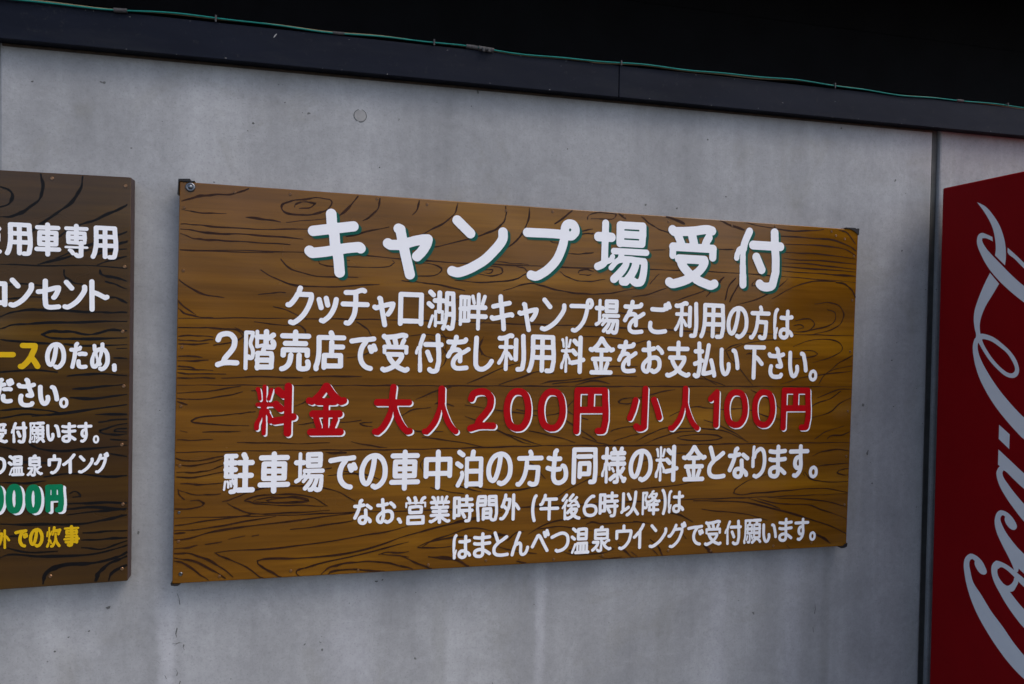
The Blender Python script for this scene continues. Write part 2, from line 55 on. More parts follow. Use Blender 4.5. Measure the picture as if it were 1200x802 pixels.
MAIN_GRAIN=[[34,2,155,169,149,404,147,584,153,833,152,1019,150,1322,143,1528,146,1818,153],[34,-2,312,125,307,327,303,577,300,791,302,974,302,1393,309,1822,308],[34,-2,464,222,463,513,462,1150,460,1433,458,1823,457],[34,-2,619,263,618,516,620,947,616,1131,619,1439,618,1824,619],[34,-3,770,227,773,404,772,541,773,826,774,1038,772,1236,769,1423,770,1819,769],[50,5,45,38,32,74,25,116,20,150,5],[28,5,62,30,67,66,68,102,66],[50,144,72,182,74,222,78],[45,333,17,338,26,328,41,307,52,277,58,244,58,224,49,225,38,243,28,272,22,301,16,333,17],[39,253,42,255,34,272,28,301,29,287,40,263,44],[50,399,4,385,25,361,50,346,63],[45,451,5,448,28,431,50,411,64],[22,234,78,273,72,322,65,351,63],[34,4,96,30,96,75,98,178,98,283,91],[45,4,107,35,110,76,114,122,112,274,115],[39,4,117,30,127,57,129,99,129,245,130],[28,4,156,76,155,207,151],[28,484,155,491,161,474,171,413,175,333,176,314,172,309,165,316,161,383,161],[34,224,164,236,180,275,196,314,202,404,200],[39,179,193,208,209,246,223,315,227,384,222,455,215],[39,0,221,32,244,59,255,101,261],[34,0,270,23,291,41,302],[34,1,287,14,298,42,306,78,308],[34,175,251,218,244,237,243],[28,209,277,247,288,286,307],[28,167,315,238,321,277,323,285,342],[34,401,308,426,323,439,341],[45,372,105,412,92,475,74],[34,1,333,56,331,97,332],[34,1,352,38,350,79,352],[39,546,4,543,25,530,43],[39,643,4,638,26,620,48,583,72,547,92,505,103],[45,766,4,768,23,762,44,745,62,707,80,611,111,558,123],[45,828,2,827,35,815,63,791,96,769,111],[56,945,3,926,20,897,41],[34,987,24,990,13,1013,5,1043,3,1067,5,1064,14,1031,20,996,21],[50,1073,3,1096,16],[28,887,85,899,90,913,89],[34,912,51,962,56,1003,48],[45,956,68,991,60,1006,60],[39,934,116,975,114,1007,109],[34,538,160,575,159,604,168,606,175,596,184,544,192],[34,693,170,709,163,731,158,759,162,764,171,751,179,721,182,693,177],[28,704,173,720,167,737,167,734,174,715,175],[34,640,198,721,199,804,185,829,169,821,160,798,155],[34,965,165,970,158,994,155,1009,159],[28,968,167,988,169,1003,167],[28,915,163,936,176,971,185,1007,184,1042,177],[39,508,204,534,205,576,208,624,214,667,223],[39,766,219,799,207,833,197,856,199,890,207,937,215,984,218,1026,217,1067,212,1134,197],[28,747,145,787,148,832,149],[22,519,242,603,239,668,247],[22,702,310,734,288,790,280,858,284],[22,510,342,563,335,616,339,687,353],[22,605,323,621,344,619,376,606,392],[28,719,336,709,353,717,380,743,390],[28,1033,256,1075,263,1136,269],[22,940,336,1011,329,1083,333,1139,343],[39,1139,6,1161,22,1192,37,1224,46],[73,1210,3,1235,7,1267,19],[62,1372,2,1402,12,1449,24],[39,1448,2,1508,11,1604,17,1652,14,1704,7],[45,1557,34,1667,34,1738,36,1788,49,1816,63],[39,1578,55,1703,54,1774,59,1815,76],[34,1362,81,1418,79],[34,1169,95,1213,91],[34,1572,79,1634,78,1704,78,1815,86],[34,1576,95,1635,98,1705,96,1816,101],[34,1566,108,1677,108,1741,112,1816,115],[34,1567,119,1706,121,1817,123],[34,1567,131,1657,133,1742,134],[45,1735,134,1817,136],[34,1754,5,1779,11,1813,43],[28,1196,156,1184,168,1169,186],[62,1392,156,1366,180,1338,213],[50,1428,157,1405,184,1397,220],[45,1450,156,1428,189,1410,225],[28,1500,154,1481,169,1478,178,1501,171,1511,162],[34,1592,152,1562,178,1503,210,1430,233],[28,1118,222,1167,212,1222,192],[28,1236,231,1324,199,1382,171],[34,1543,211,1583,189,1638,165,1679,156,1750,153],[50,1750,155,1786,162,1808,180,1820,198],[34,1682,221,1724,215,1760,221,1780,242,1776,267,1756,286,1685,306],[34,1725,235,1750,243,1754,261,1734,280,1678,294,1629,303],[34,1621,271,1656,263,1680,270,1684,279,1671,294,1609,303],[28,1615,285,1642,281,1650,288,1629,294],[28,1617,344,1679,323,1743,322,1776,334,1780,348,1759,365,1682,388],[28,1408,360,1454,342,1521,328,1575,326],[22,1122,349,1159,338,1202,337],[28,1645,354,1687,356,1700,363,1681,371,1618,378,1577,376],[28,1402,360,1421,346,1454,338],[28,1402,356,1416,379,1443,402,1492,455],[34,1468,369,1478,365,1492,372,1482,379],[34,1312,410,1339,433,1379,453],[34,1819,365,1774,386,1733,417],[28,1820,396,1754,407,1719,428,1706,450],[28,1580,451,1649,432,1719,422,1821,410],[28,1301,436,1352,440,1405,456],[28,1700,490,1774,465,1821,463],[34,1680,517,1708,502,1750,490,1781,468],[34,1685,548,1752,527,1783,502,1819,489],[28,1698,609,1726,591,1797,570],[34,1741,610,1744,604,1798,595,1819,586],[28,1145,492,1201,477,1254,467],[34,1143,607,1179,590,1223,573,1267,573,1344,575,1403,581,1484,613],[28,1343,550,1396,568,1437,586,1478,610],[34,1265,600,1287,593,1384,594,1404,600,1384,605,1281,604,1265,598],[28,1168,614,1211,599,1255,586,1331,580],[28,1323,515,1355,518,1408,522,1461,518],[28,1481,521,1529,539,1584,551],[28,1486,467,1541,490,1583,521],[22,1240,541,1284,521,1335,512],[34,1693,656,1728,644,1771,639,1820,643],[34,1671,714,1665,706,1670,702,1689,721,1732,731,1818,733],[28,1708,687,1751,682,1820,680],[34,1818,695,1788,699,1777,706,1792,712,1819,714],[34,1549,705,1489,722,1449,745,1443,755,1456,760,1510,758,1592,755,1662,751,1733,751,1820,765],[28,1134,736,1197,734,1272,728,1349,716],[28,1151,665,1219,649,1282,641,1341,654],[45,1319,774,1391,776,1491,785,1594,810,1701,841,1781,869,1822,888],[34,1484,770,1552,790,1594,804],[34,1518,774,1594,791,1685,797,1735,814,1823,843],[28,1552,772,1635,777,1734,787,1818,808],[39,1243,802,1288,814,1321,833],[39,1143,823,1193,831],[45,1195,874,1221,899,1234,923],[39,1202,901,1220,922],[84,1356,899,1369,909,1384,923],[56,1619,911,1630,921],[62,1702,878,1739,895,1765,912],[34,1140,906,1159,922],[28,1346,798,1405,806,1472,814,1554,836],[28,1264,845,1283,855,1303,879],[34,1,360,42,362,79,358],[34,1,370,33,370,70,367],[34,2,399,38,397,56,401],[34,2,409,38,408,70,406],[34,2,421,25,422,48,430],[34,2,436,34,438,108,437],[34,2,448,57,447,85,447],[39,98,447,188,443,279,445],[34,294,443,358,440,418,441],[34,69,332,106,333,134,337,144,349,125,362,79,371],[28,125,328,144,342,146,367],[28,382,395,417,389,437,376,437,363,427,347],[34,272,323,280,328,285,336],[28,2,428,43,428,80,430],[28,1,494,35,497,104,489,146,479],[28,1,482,57,479,141,466],[34,-1,502,26,509],[34,164,476,193,476,221,471],[34,175,526,104,533,44,541,33,547,45,551,105,556,161,559],[28,127,531,146,529,165,526],[28,11,569,27,572],[34,59,573,142,571],[28,446,552,436,552,415,555,418,557,446,563],[28,135,598,199,599,272,602,346,601],[28,396,599,447,610,483,615],[28,4,590,36,591,82,590],[28,271,557,310,552,360,553,420,547],[22,251,516,280,506,299,490],[34,2,632,27,639,55,638,106,629],[34,3,648,37,650,73,645,106,634],[34,5,664,37,666,69,663,106,651],[39,5,676,46,677,106,666],[34,14,691,42,693,62,695,106,691],[28,10,706,38,716,74,719,102,717],[39,-1,750,38,749,61,744,65,737,56,732,35,731],[34,8,703,15,721,24,728],[34,105,736,130,729,154,718,196,706,274,703,323,707,373,723,409,745],[34,344,755,323,740,299,729,254,723,206,723,168,728,154,735,168,739,187,744,245,749,294,751,341,755],[34,173,737,192,731,240,730,294,734,300,740,274,744,226,742,178,739],[34,202,736,211,734,289,736,296,740,274,741,211,740,202,736],[34,116,739,140,755,178,767,206,768,275,767,349,765],[28,342,681,423,678,475,697],[28,367,669,413,678,454,702],[56,336,624,361,626,386,625],[28,293,675,332,666,352,661],[34,2,788,38,784,84,778,169,769],[45,2,807,27,805],[34,2,800,61,798,131,788,226,774],[39,0,821,39,818,85,805,178,795,285,785,404,774],[34,258,808,325,802,405,792],[39,172,819,188,817],[34,69,834,106,830],[28,120,824,157,818],[34,3,841,30,840,53,836],[34,90,855,132,852,227,851,325,843,426,830,477,824,541,811],[34,90,855,109,866,151,886,200,924],[45,184,878,199,876,276,877,376,874,478,853,542,832],[45,185,879,189,888,214,905,241,924],[39,282,924,275,911,282,904,297,902,326,893,401,881,478,864,542,851],[45,332,921,346,907,376,898,427,894,479,898,537,914],[45,348,922,356,915,402,912,443,916,484,926],[34,468,879,483,874,510,876,543,875],[34,473,877,510,883,543,888],[45,1,853,30,853,62,864,100,886,133,915],[45,3,863,39,870,86,895,116,917],[39,1,868,26,877,58,903,79,919],[28,579,346,608,361,625,388,620,404,607,420],[28,715,383,708,365,717,343],[28,678,456,727,434,793,406,833,397],[34,761,458,817,439,862,424,908,427],[34,871,455,897,449,944,444,985,440],[39,903,455,985,445,1044,434,1141,432],[39,967,458,1014,445,1063,453],[28,1014,420,1061,408,1141,407],[34,598,508,606,504,647,513],[28,674,510,785,526,865,537],[28,550,496,592,478,640,464],[28,808,521,842,526,867,524],[28,877,540,934,526,963,498],[34,1143,492,1106,492,1088,501,1101,506,1134,504],[28,675,537,741,564,821,603,850,612],[28,568,590,649,601,726,616],[28,775,581,844,603,879,615],[28,843,576,924,594,972,608],[34,941,549,989,577,1031,605],[28,989,594,1043,611,1074,618],[28,922,510,958,532,1006,549],[28,1070,580,1091,572,1152,567],[28,1080,606,1116,595,1153,587],[28,514,537,546,521,588,516],[28,515,568,563,575,621,577],[28,575,644,566,660,575,676],[28,592,716,625,725,679,735],[34,652,712,696,724,723,732],[39,698,716,745,726,824,728,876,721],[34,822,648,857,665,893,702],[28,917,756,952,734,1010,707,1046,698],[34,1008,827,1020,821,1050,825,1162,825],[34,850,845,907,817,995,809,1025,807],[34,521,839,584,823,714,798,780,784],[34,654,807,681,800,714,796],[34,564,863,595,853,649,845,726,849],[34,564,865,590,868,650,867],[34,574,865,606,848,649,836,703,822,754,833],[90,751,845,771,843,793,845],[79,962,892,992,895,1016,895],[28,927,885,962,901,1016,906,1064,903,1092,895,1064,884,1021,879,968,880],[39,522,884,564,905,602,923],[73,591,890,629,895,667,903,696,924],[34,522,908,554,926],[34,794,859,816,841,839,836],[39,829,909,821,913,847,927],[45,1100,882,1126,906,1148,925],[28,754,866,806,885,875,896],[28,1047,913,1083,921,1114,917],[28,873,832,943,829,1026,844]]
LEFT_GRAIN=[[66,-258,36,-242,41,-234,55,-240,70,-258,80],[73,-181,1,-176,25,-181,55,-205,80,-232,97,-258,101],[73,-97,2,-103,33,-125,67,-157,93,-190,122,-227,147],[66,-3,60,-42,81,-81,102,-114,115,-152,144],[66,-3,120,-37,133,-98,160,-152,186],[66,-3,141,-31,152,-76,169],[58,-3,160,-42,165,-81,179],[58,-187,201,-131,183,-81,163],[36,-259,202,-190,203,-98,200,-6,203],[51,-70,199,-42,186,-3,175],[58,-136,210,-133,225,-120,237,-98,241],[66,-65,208,-59,220,-42,223,-9,232],[51,-54,233,-31,241,-9,250],[58,-31,269,-6,282],[51,-81,267,-54,268,-31,270],[66,-259,315,-227,303,-180,299,-98,302,-43,303,-9,302],[58,-259,342,-238,334,-190,329,-98,325,-9,322],[66,-158,347,-120,347,-82,353,-48,343,-9,343],[66,-180,353,-158,346,-131,346],[66,-181,353,-158,361,-98,362,-9,360],[58,-259,364,-228,369,-153,373],[58,-137,374,-87,378,-9,374],[51,-31,383,-6,383],[51,-37,405,-6,406],[44,-259,250,-217,243,-174,247],[44,-259,279,-206,272,-142,274],[53,-131,445,-73,440,-9,444],[61,-120,474,-73,470,-15,464],[61,-260,436,-204,431,-148,436],[53,-260,518,-199,516,-143,526],[69,-125,493,-73,495,-9,486],[61,-199,533,-91,521,-9,509],[53,-260,535,-205,528,-160,532],[61,-74,531,-9,532],[53,-9,552,-38,558,-65,567,-62,572,-33,577,-9,576],[46,-9,563,-33,566,-36,570,-9,572],[53,-68,549,-44,545,-9,542],[61,-205,592,-183,605,-149,610,-91,608,-9,601],[53,-44,587,-9,591],[61,-44,619,-9,627],[46,-260,597,-227,607],[53,-177,666,-120,662,-33,672,-9,670],[46,-261,675,-216,679,-171,676],[46,-126,707,-114,701,-103,713,-120,714],[61,-132,729,-74,729,-9,732],[69,-132,740,-74,739,-12,748],[53,-132,753,-74,749,-9,745],[69,-261,767,-194,771,-91,774,-33,764,-9,759],[61,-100,796,-56,795,-9,795],[61,-103,812,-56,812,-9,811],[61,-103,828,-62,834,-9,818],[61,-262,840,-245,835,-178,843,-92,845,-33,836,-9,828],[46,-261,796,-228,795,-189,801],[99,-178,905,-175,885,-149,867,-92,865,-33,856,-9,844],[99,-74,907,-68,889,-45,868,-9,854],[76,-48,907,-39,888,-9,874],[53,-261,638,-205,633,-149,638],[46,-261,815,-217,830,-149,834]]
LOGO=[[182,1773,210,1756,237,1726,257,1695,271,1659,276,1632,277,1608,275,1590,260,1604,244,1619,246,1634,243,1662,234,1695,212,1734],[236,1658,234,1670,214,1680,200,1685,189,1680,185,1667,187,1652,198,1628,221,1591,254,1554,290,1522,334,1489,393,1450,444,1427,492,1418,537,1422,536,1434,491,1446,443,1465,392,1493,332,1532,296,1562,261,1595,232,1623,213,1644,202,1663,202,1670,213,1669,225,1664],[282,1636,306,1615,330,1593,369,1559,425,1516,477,1483,526,1464,527,1455,477,1471,425,1502,369,1545,331,1578,302,1606,283,1622],[230,1572,259,1541,240,1512,219,1481,207,1454,202,1433,203,1413,205,1404,208,1398,212,1389,199,1380,197,1369,199,1356,207,1336,231,1299,264,1259,292,1231,323,1204,343,1189,402,1159,453,1144,500,1145,501,1127,454,1106,404,1110,345,1132,321,1150,294,1173,262,1204,233,1239,207,1279,193,1311,186,1335,182,1356,182,1375,187,1390,191,1395,186,1419,182,1444,184,1469,192,1494,205,1525,218,1551],[205,1404,223,1403,248,1395,275,1378,299,1359,317,1337,324,1321,326,1309,322,1297,313,1290,301,1289,286,1293,262,1309,238,1330,217,1355,200,1379,210,1389,216,1376,233,1352,254,1329,278,1310,297,1301,308,1302,314,1309,313,1319,303,1337,288,1355,268,1369,244,1383,224,1389,210,1389,200,1379,193,1394],[272,1159,304,1138,304,1099,272,1121],[272,1092,309,1068,348,1043,407,1011,458,994,505,990,506,974,459,965,408,976,349,1003,317,1023,294,1038,289,1039,286,1032,289,1021,303,1005,326,983,351,963,403,925,451,906,496,906,496,888,452,871,405,883,352,918,328,939,300,967,280,993,270,1015,268,1029,273,1042,278,1048,272,1051],[286,930,302,929,317,921,329,908,333,899,331,892,324,887,314,888,303,896,297,907,298,916,292,918,287,915,284,905,290,891,302,874,319,858,338,843,355,833,407,808,461,794,505,797,506,778,462,759,408,763,357,782,342,790,340,780,330,776,329,781,321,797,305,820,287,845,273,869,267,892,268,906,273,920,281,928],[275,790,266,780,261,767,263,747,273,726,288,707,310,682,337,658,361,641,413,620,460,618,498,631,519,659,497,653,459,656,412,666,360,689,339,703,318,720,308,728,298,735,287,744,280,756,280,768,287,779,285,788],[276,790,287,791,306,789,330,781,343,775,357,769,409,745,456,732,457,719,410,727,358,747,342,756,331,763,322,768,307,775,291,777,281,769,274,775],[298,735,310,733,321,741,328,752,331,763,337,768,342,756,336,739,329,726,318,720,305,721],[194,784,211,784,230,775,242,761,247,750,245,744,238,739,227,739,214,749,208,759,208,768,201,771,194,767,190,755,194,735,205,706,231,681,264,647,300,619,332,591,364,569,422,546,475,545,525,563,560,598,582,644,590,645,575,590,538,538,483,501,424,494,366,508,326,527,287,555,250,589,220,623,198,658,182,696,174,728,172,746,175,764,184,777]]

GLYPHS['1'] = '20 132 62 165,62 165 62 0'

# ------------------------------------------------------------------ helpers
def link(name, mesh, mats, parent=None):
    o = bpy.data.objects.new(name, mesh); COL.objects.link(o)
    for m in (mats if isinstance(mats, (list, tuple)) else [mats]):
        mesh.materials.append(m)
    if parent: o.parent = parent
    return o

def from_bm(name, bm, mats, parent=None, smooth=False):
    bmesh.ops.recalc_face_normals(bm, faces=bm.faces)
    me = bpy.data.meshes.new(name); bm.to_mesh(me); bm.free()
    if smooth:
        for p in me.polygons: p.use_smooth = True
    return link(name, me, mats, parent)

def empty(name, loc, rot=(0, 0, 0)):
    o = bpy.data.objects.new(name, None); COL.objects.link(o)
    o.location = loc; o.rotation_euler = rot; o.empty_display_size = 0.1
    return o

def tag(o, label=None, cat=None, group=None, kind=None):
    if label: o['label'] = label
    if cat: o['category'] = cat
    if group: o['group'] = group
    if kind: o['kind'] = kind
    return o

def box(bm, x0, x1, y0, y1, z0, z1, bevel=0.0, seg=2):
    v = [bm.verts.new(p) for p in ((x0,y0,z0),(x1,y0,z0),(x1,y1,z0),(x0,y1,z0),(x0,y0,z1),(x1,y0,z1),(x1,y1,z1),(x0,y1,z1))]
    fs = [bm.faces.new([v[i] for i in f]) for f in ((3,2,1,0),(4,5,6,7),(0,1,5,4),(1,2,6,5),(2,3,7,6),(3,0,4,7))]
    if bevel > 0:
        es = list({e for f in fs for e in f.edges})
        bmesh.ops.bevel(bm, geom=es, offset=bevel, segments=seg, profile=0.5, affect='EDGES')
    return v

def rot_profile(bm, prof, c, axis='Y', n=20):
    """lathe: prof = (radius, along axis); axis -Y points at the viewer"""
    rings = []
    for r, t in prof:
        if r < 1e-7:
            rings.append([bm.verts.new((c[0], c[1] + t, c[2]))])
        else:
            rings.append([bm.verts.new((c[0] + r*math.cos(2*math.pi*k/n), c[1] + t, c[2] + r*math.sin(2*math.pi*k/n))) for k in range(n)])
    for a, b in zip(rings, rings[1:]):
        for k in range(n):
            q = [a[k % len(a)], a[(k+1) % len(a)], b[(k+1) % len(b)], b[k % len(b)]]
            q = list(dict.fromkeys(q))
            if len(q) > 2: bm.faces.new(q)

def tube(bm, pts, r, n=8):
    pts = [Vector(p) for p in pts]; rings = []
    for i, p in enumerate(pts):
        d = (pts[min(i+1, len(pts)-1)] - pts[max(i-1, 0)]).normalized()
        s = d.cross(Vector((0, 0, 1)))
        if s.length < 1e-4: s = d.cross(Vector((0, 1, 0)))
        s.normalize(); t = s.cross(d)
        rings.append([bm.verts.new(p + (s*math.cos(2*math.pi*k/n) + t*math.sin(2*math.pi*k/n))*r) for k in range(n)])
    for a, b in zip(rings, rings[1:]):
        for k in range(n): bm.faces.new((a[k], a[(k+1)%n], b[(k+1)%n], b[k]))
    bm.faces.new(rings[0]); bm.faces.new(rings[-1])

def smooth_line(P, sub=4, limit=50, closed=False):
    """Catmull-Rom through gentle bends, keeping sharp corners"""
    P = [np.array(p, float) for p in P]
    n = len(P)
    if n < 3: return P
    def tang(i):
        if not closed and (i == 0 or i == n-1): return None
        a, b, c = P[(i-1) % n], P[i], P[(i+1) % n]
        d1, d2 = b-a, c-b
        l1, l2 = np.hypot(*d1), np.hypot(*d2)
        if l1 < 1e-9 or l2 < 1e-9: return None
        if math.degrees(math.acos(max(-1, min(1, float(d1@d2)/(l1*l2))))) > limit: return None
        t = d1/l1 + d2/l2
        return t/np.hypot(*t)
    T = [tang(i) for i in range(n)]
    out = []
    for i in range(n if closed else n-1):
        a, b = P[i], P[(i+1) % n]; L = np.hypot(*(b-a))
        ta, tb = T[i], T[(i+1) % n]
        if ta is None and tb is None:
            out.append(a); continue
        ta = (b-a)/max(L, 1e-9) if ta is None else ta
        tb = (b-a)/max(L, 1e-9) if tb is None else tb
        for k in range(sub):
            s = k/sub; h1 = 2*s**3-3*s*s+1; h2 = s**3-2*s*s+s; h3 = -2*s**3+3*s*s; h4 = s**3-s*s
            out.append(h1*a + h2*L*ta + h3*b + h4*L*tb)
    if not closed: out.append(P[-1])
    return out

def loops_to_mesh(name, loops, thick, lift=0.0):
    """flat cut-out letters: closed (x, z) outlines, holes by even-odd, standing proud of y=0 towards -Y"""
    cu = bpy.data.curves.new(name, 'CURVE'); cu.dimensions = '2D'; cu.fill_mode = 'BOTH'; cu.extrude = thick/2*1000
    for lp in loops:
        sp = cu.splines.new('POLY'); sp.points.add(len(lp)-1)
        for p, (x, z) in zip(sp.points, lp): p.co = (x*1000, z*1000, 0, 1)
        sp.use_cyclic_u = True
    o = bpy.data.objects.new(name, cu); COL.objects.link(o)
    bpy.context.view_layer.update()
    me = bpy.data.meshes.new_from_object(o)
    COL.objects.unlink(o); bpy.data.objects.remove(o); bpy.data.curves.remove(cu)
    me.transform(Matrix.Scale(.001, 4)); me.transform(Matrix(((1,0,0,0),(0,0,-1,-lift-thick/2),(0,1,0,0),(0,0,0,1))))
    return me

def contour(F, x0, y0, h):
    """closed zero contours of a grid F[row, col] (inside < 0)"""
    ins = F < 0
    c = ins[:-1,:-1]*1 + ins[:-1,1:]*2 + ins[1:,1:]*4 + ins[1:,:-1]*8
    nxt = {}
    def pt(e):
        k, i, j = e
        a = F[i, j]; b = F[i, j+1] if k == 0 else F[i+1, j]
        t = a/(a-b)
        return (x0 + (j + (t if k == 0 else 0))*h, y0 + (i + (t if k == 1 else 0))*h)
    for i, j in np.argwhere((c > 0) & (c < 15)):
        i = int(i); j = int(j); v = int(c[i, j])
        B, R, T, L = (0, i, j), (1, i, j+1), (0, i+1, j), (1, i, j)
        tab = {1: [(B, L)], 2: [(R, B)], 3: [(R, L)], 4: [(T, R)], 5: [(B, L), (T, R)], 6: [(T, B)], 7: [(T, L)],
               8: [(L, T)], 9: [(B, T)], 10: [(R, B), (L, T)], 11: [(R, T)], 12: [(L, R)], 13: [(B, R)], 14: [(L, B)]}
        for a, b in tab[v]: nxt[a] = b
    loops = []
    while nxt:
        s = next(iter(nxt)); e = s; lp = []
        while e in nxt:
            lp.append(pt(e)); e = nxt.pop(e)
        if len(lp) > 5: loops.append(lp)
    return loops

def glyph_loops(ch, u0, u1, v0, v1, r0, dens):
    """round-ended brush lettering: strokes of one glyph fitted to its box (mm), outlined from their distance field"""
    strokes = []
    for s in GLYPHS[ch].split(';'):
        pts = []
        for p in s.replace(',', ' ').split(): pts.append(float(p))
        strokes.append(np.array(pts).reshape(-1, 2))
    A = np.vstack(strokes); lo, hi = A.min(0), A.max(0)
    w, h = u1-u0, v1-v0
    sp = np.maximum(hi-lo, 1e-6)
    L = sum(float(np.hypot(*((s[1:]-s[:-1])*[w/max(sp[0], 30), h/max(sp[1], 30)]).T).sum()) for s in strokes)
    r = r0
    if ch == '。': r0 = min(r0, .17*w); r = r0
    r = min(r, .5*min(w, h)-.05) if min(w, h) > 3 else r0
    sc = np.array([(w-2*r)/sp[0] if sp[0] > 8 else 0.0, (h-2*r)/sp[1] if sp[1] > 8 else 0.0])
    ctr = np.array([(u0+u1)/2, -(v0+v1)/2]); mid = (lo+hi)/2
    segA, segB, sid = [], [], []
    for si, s in enumerate(strokes):
        q = smooth_line([(p-mid)*sc+ctr for p in s], 4, 48)
        if len(q) == 1: q = [q[0], q[0]]
        for a, b in zip(q, q[1:]): segA.append(a); segB.append(b); sid.append(si)
    a = np.array(segA); b = np.array(segB); d = b-a; dd = np.maximum((d*d).sum(1), 1e-9); ln = np.sqrt(dd)
    # parallel neighbours keep a slit between them: every segment gets the width its gap allows
    n = len(a); e = d/ln[:, None]; R = np.full(n, r); slit = .30*r0
    sp_, se, sk = [], [], []
    for k in range(n):
        m = max(2, int(ln[k]/(r0*.5)))
        for t in np.linspace(0, 1, m): sp_.append(a[k]+d[k]*t); se.append(e[k]); sk.append(k)
    sp_, se, sk = np.array(sp_), np.array(se), np.array(sk)
    for k in range(n):
        best = 1e9
        for t in (.2, .5, .8):
            v = sp_-(a[k]+d[k]*t); dist = np.hypot(v[:, 0], v[:, 1])
            ok = (np.abs(sk-k) > 1) & (np.abs(se@e[k]) > .8) & (np.abs(v@e[k]) < .45*dist) & (dist > .75*r0)
            if ok.any(): best = min(best, float(dist[ok].min()))
        R[k] = min(r, max(.40*r0, .5*(best-slit)))
    sid = np.array(sid)
    for si in set(sid.tolist()):
        q = sid == si; R[q] = .45*R[q]+.55*max(R[q].min(), float((R[q]*ln[q]).sum()/ln[q].sum())-.08*r0)
    R2 = R.copy()
    for k in range(n):
        nb = [R[j] for j in (k-1, k+1) if 0 <= j < n and sid[j] == sid[k]]
        if nb and ln[k] < 3*r0: R2[k] = min(R[k], sum(nb)/len(nb))
    st = max(.42, r0/7.0); m = r0+2*st
    xs = np.arange(u0-m, u1+m, st); ys = np.arange(-v1-m, -v0+m, st)
    X, Y = np.meshgrid(xs, ys); F = np.full(X.shape, 1e9)
    for k in range(n):
        t = np.clip(((X-a[k,0])*d[k,0] + (Y-a[k,1])*d[k,1])/dd[k], 0, 1)
        F = np.minimum(F, np.hypot(X-a[k,0]-t*d[k,0], Y-a[k,1]-t*d[k,1])-R2[k])
    F = np.where(np.abs(F) < .004, .004, F)
    return contour(F, xs[0], ys[0], st)


def lettering(rows, r0, dens, x_off, z_off):
    out = []
    for ch, a, b, c, d in rows:
        for lp in glyph_loops(ch, a/10, b/10, c/10, d/10, r0, dens):
            out.append([(x/1000+x_off, y/1000+z_off) for x, y in lp])
    return out

def grain_mesh(name, strokes, x_off, z_off, xmin, xmax, zmin, zmax, lift):
    """brushed grain lines: tapering ribbons, each a hair above the last"""
    bm = bmesh.new(); rg = random.Random(3)
    for i, s in enumerate(strokes):
        w = s[0]/10000*1.0
        P = smooth_line([(s[k]/1000+x_off, -s[k+1]/1000+z_off) for k in range(1, len(s), 2)], 6, 75)
        P = [np.array((min(max(p[0], xmin), xmax), min(max(p[1], zmin), zmax))) for p in P]
        Q = [P[0]]
        for p in P[1:]:
            n = max(1, int(np.hypot(*(p-Q[-1]))/0.012)); a = Q[-1]
            for k in range(1, n+1): Q.append(a+(p-a)*k/n)
        P = Q
        n = len(P); y = -lift - i*2.5e-6
        ph = [rg.uniform(0, 6.28) for _ in range(4)]; fr = [rg.uniform(.25, .6), rg.uniform(.7, 1.3), rg.uniform(1.5, 2.3)]
        prev = None
        for k in range(n):
            a = P[max(k-1, 0)]; b = P[min(k+1, n-1)]; t = b-a; L = np.hypot(*t)
            if L < 1e-7: continue
            t /= L; s_ = k/(n-1) if n > 1 else 0
            ww = w*(.30+.70*math.sin(math.pi*min(max(s_, .02), .98))**.45)*(1+.26*math.sin(ph[0]+fr[0]*k)+.16*math.sin(ph[1]+fr[1]*k)+.1*math.sin(ph[3]+fr[2]*k))
            off = .0006*math.sin(ph[2]+fr[1]*.8*k)
            nx, nz = -t[1], t[0]
            q = (bm.verts.new((P[k][0]+nx*(ww/2+off), y, P[k][1]+nz*(ww/2+off))), bm.verts.new((P[k][0]-nx*(ww/2-off), y, P[k][1]-nz*(ww/2-off))))
            if prev: bm.faces.new((prev[0], prev[1], q[1], q[0]))
            prev = q
    for f in bm.faces:
        f.normal_update()
        if f.normal.y > 0: f.normal_flip()
    me = bpy.data.meshes.new(name); bm.to_mesh(me); bm.free()
    return me

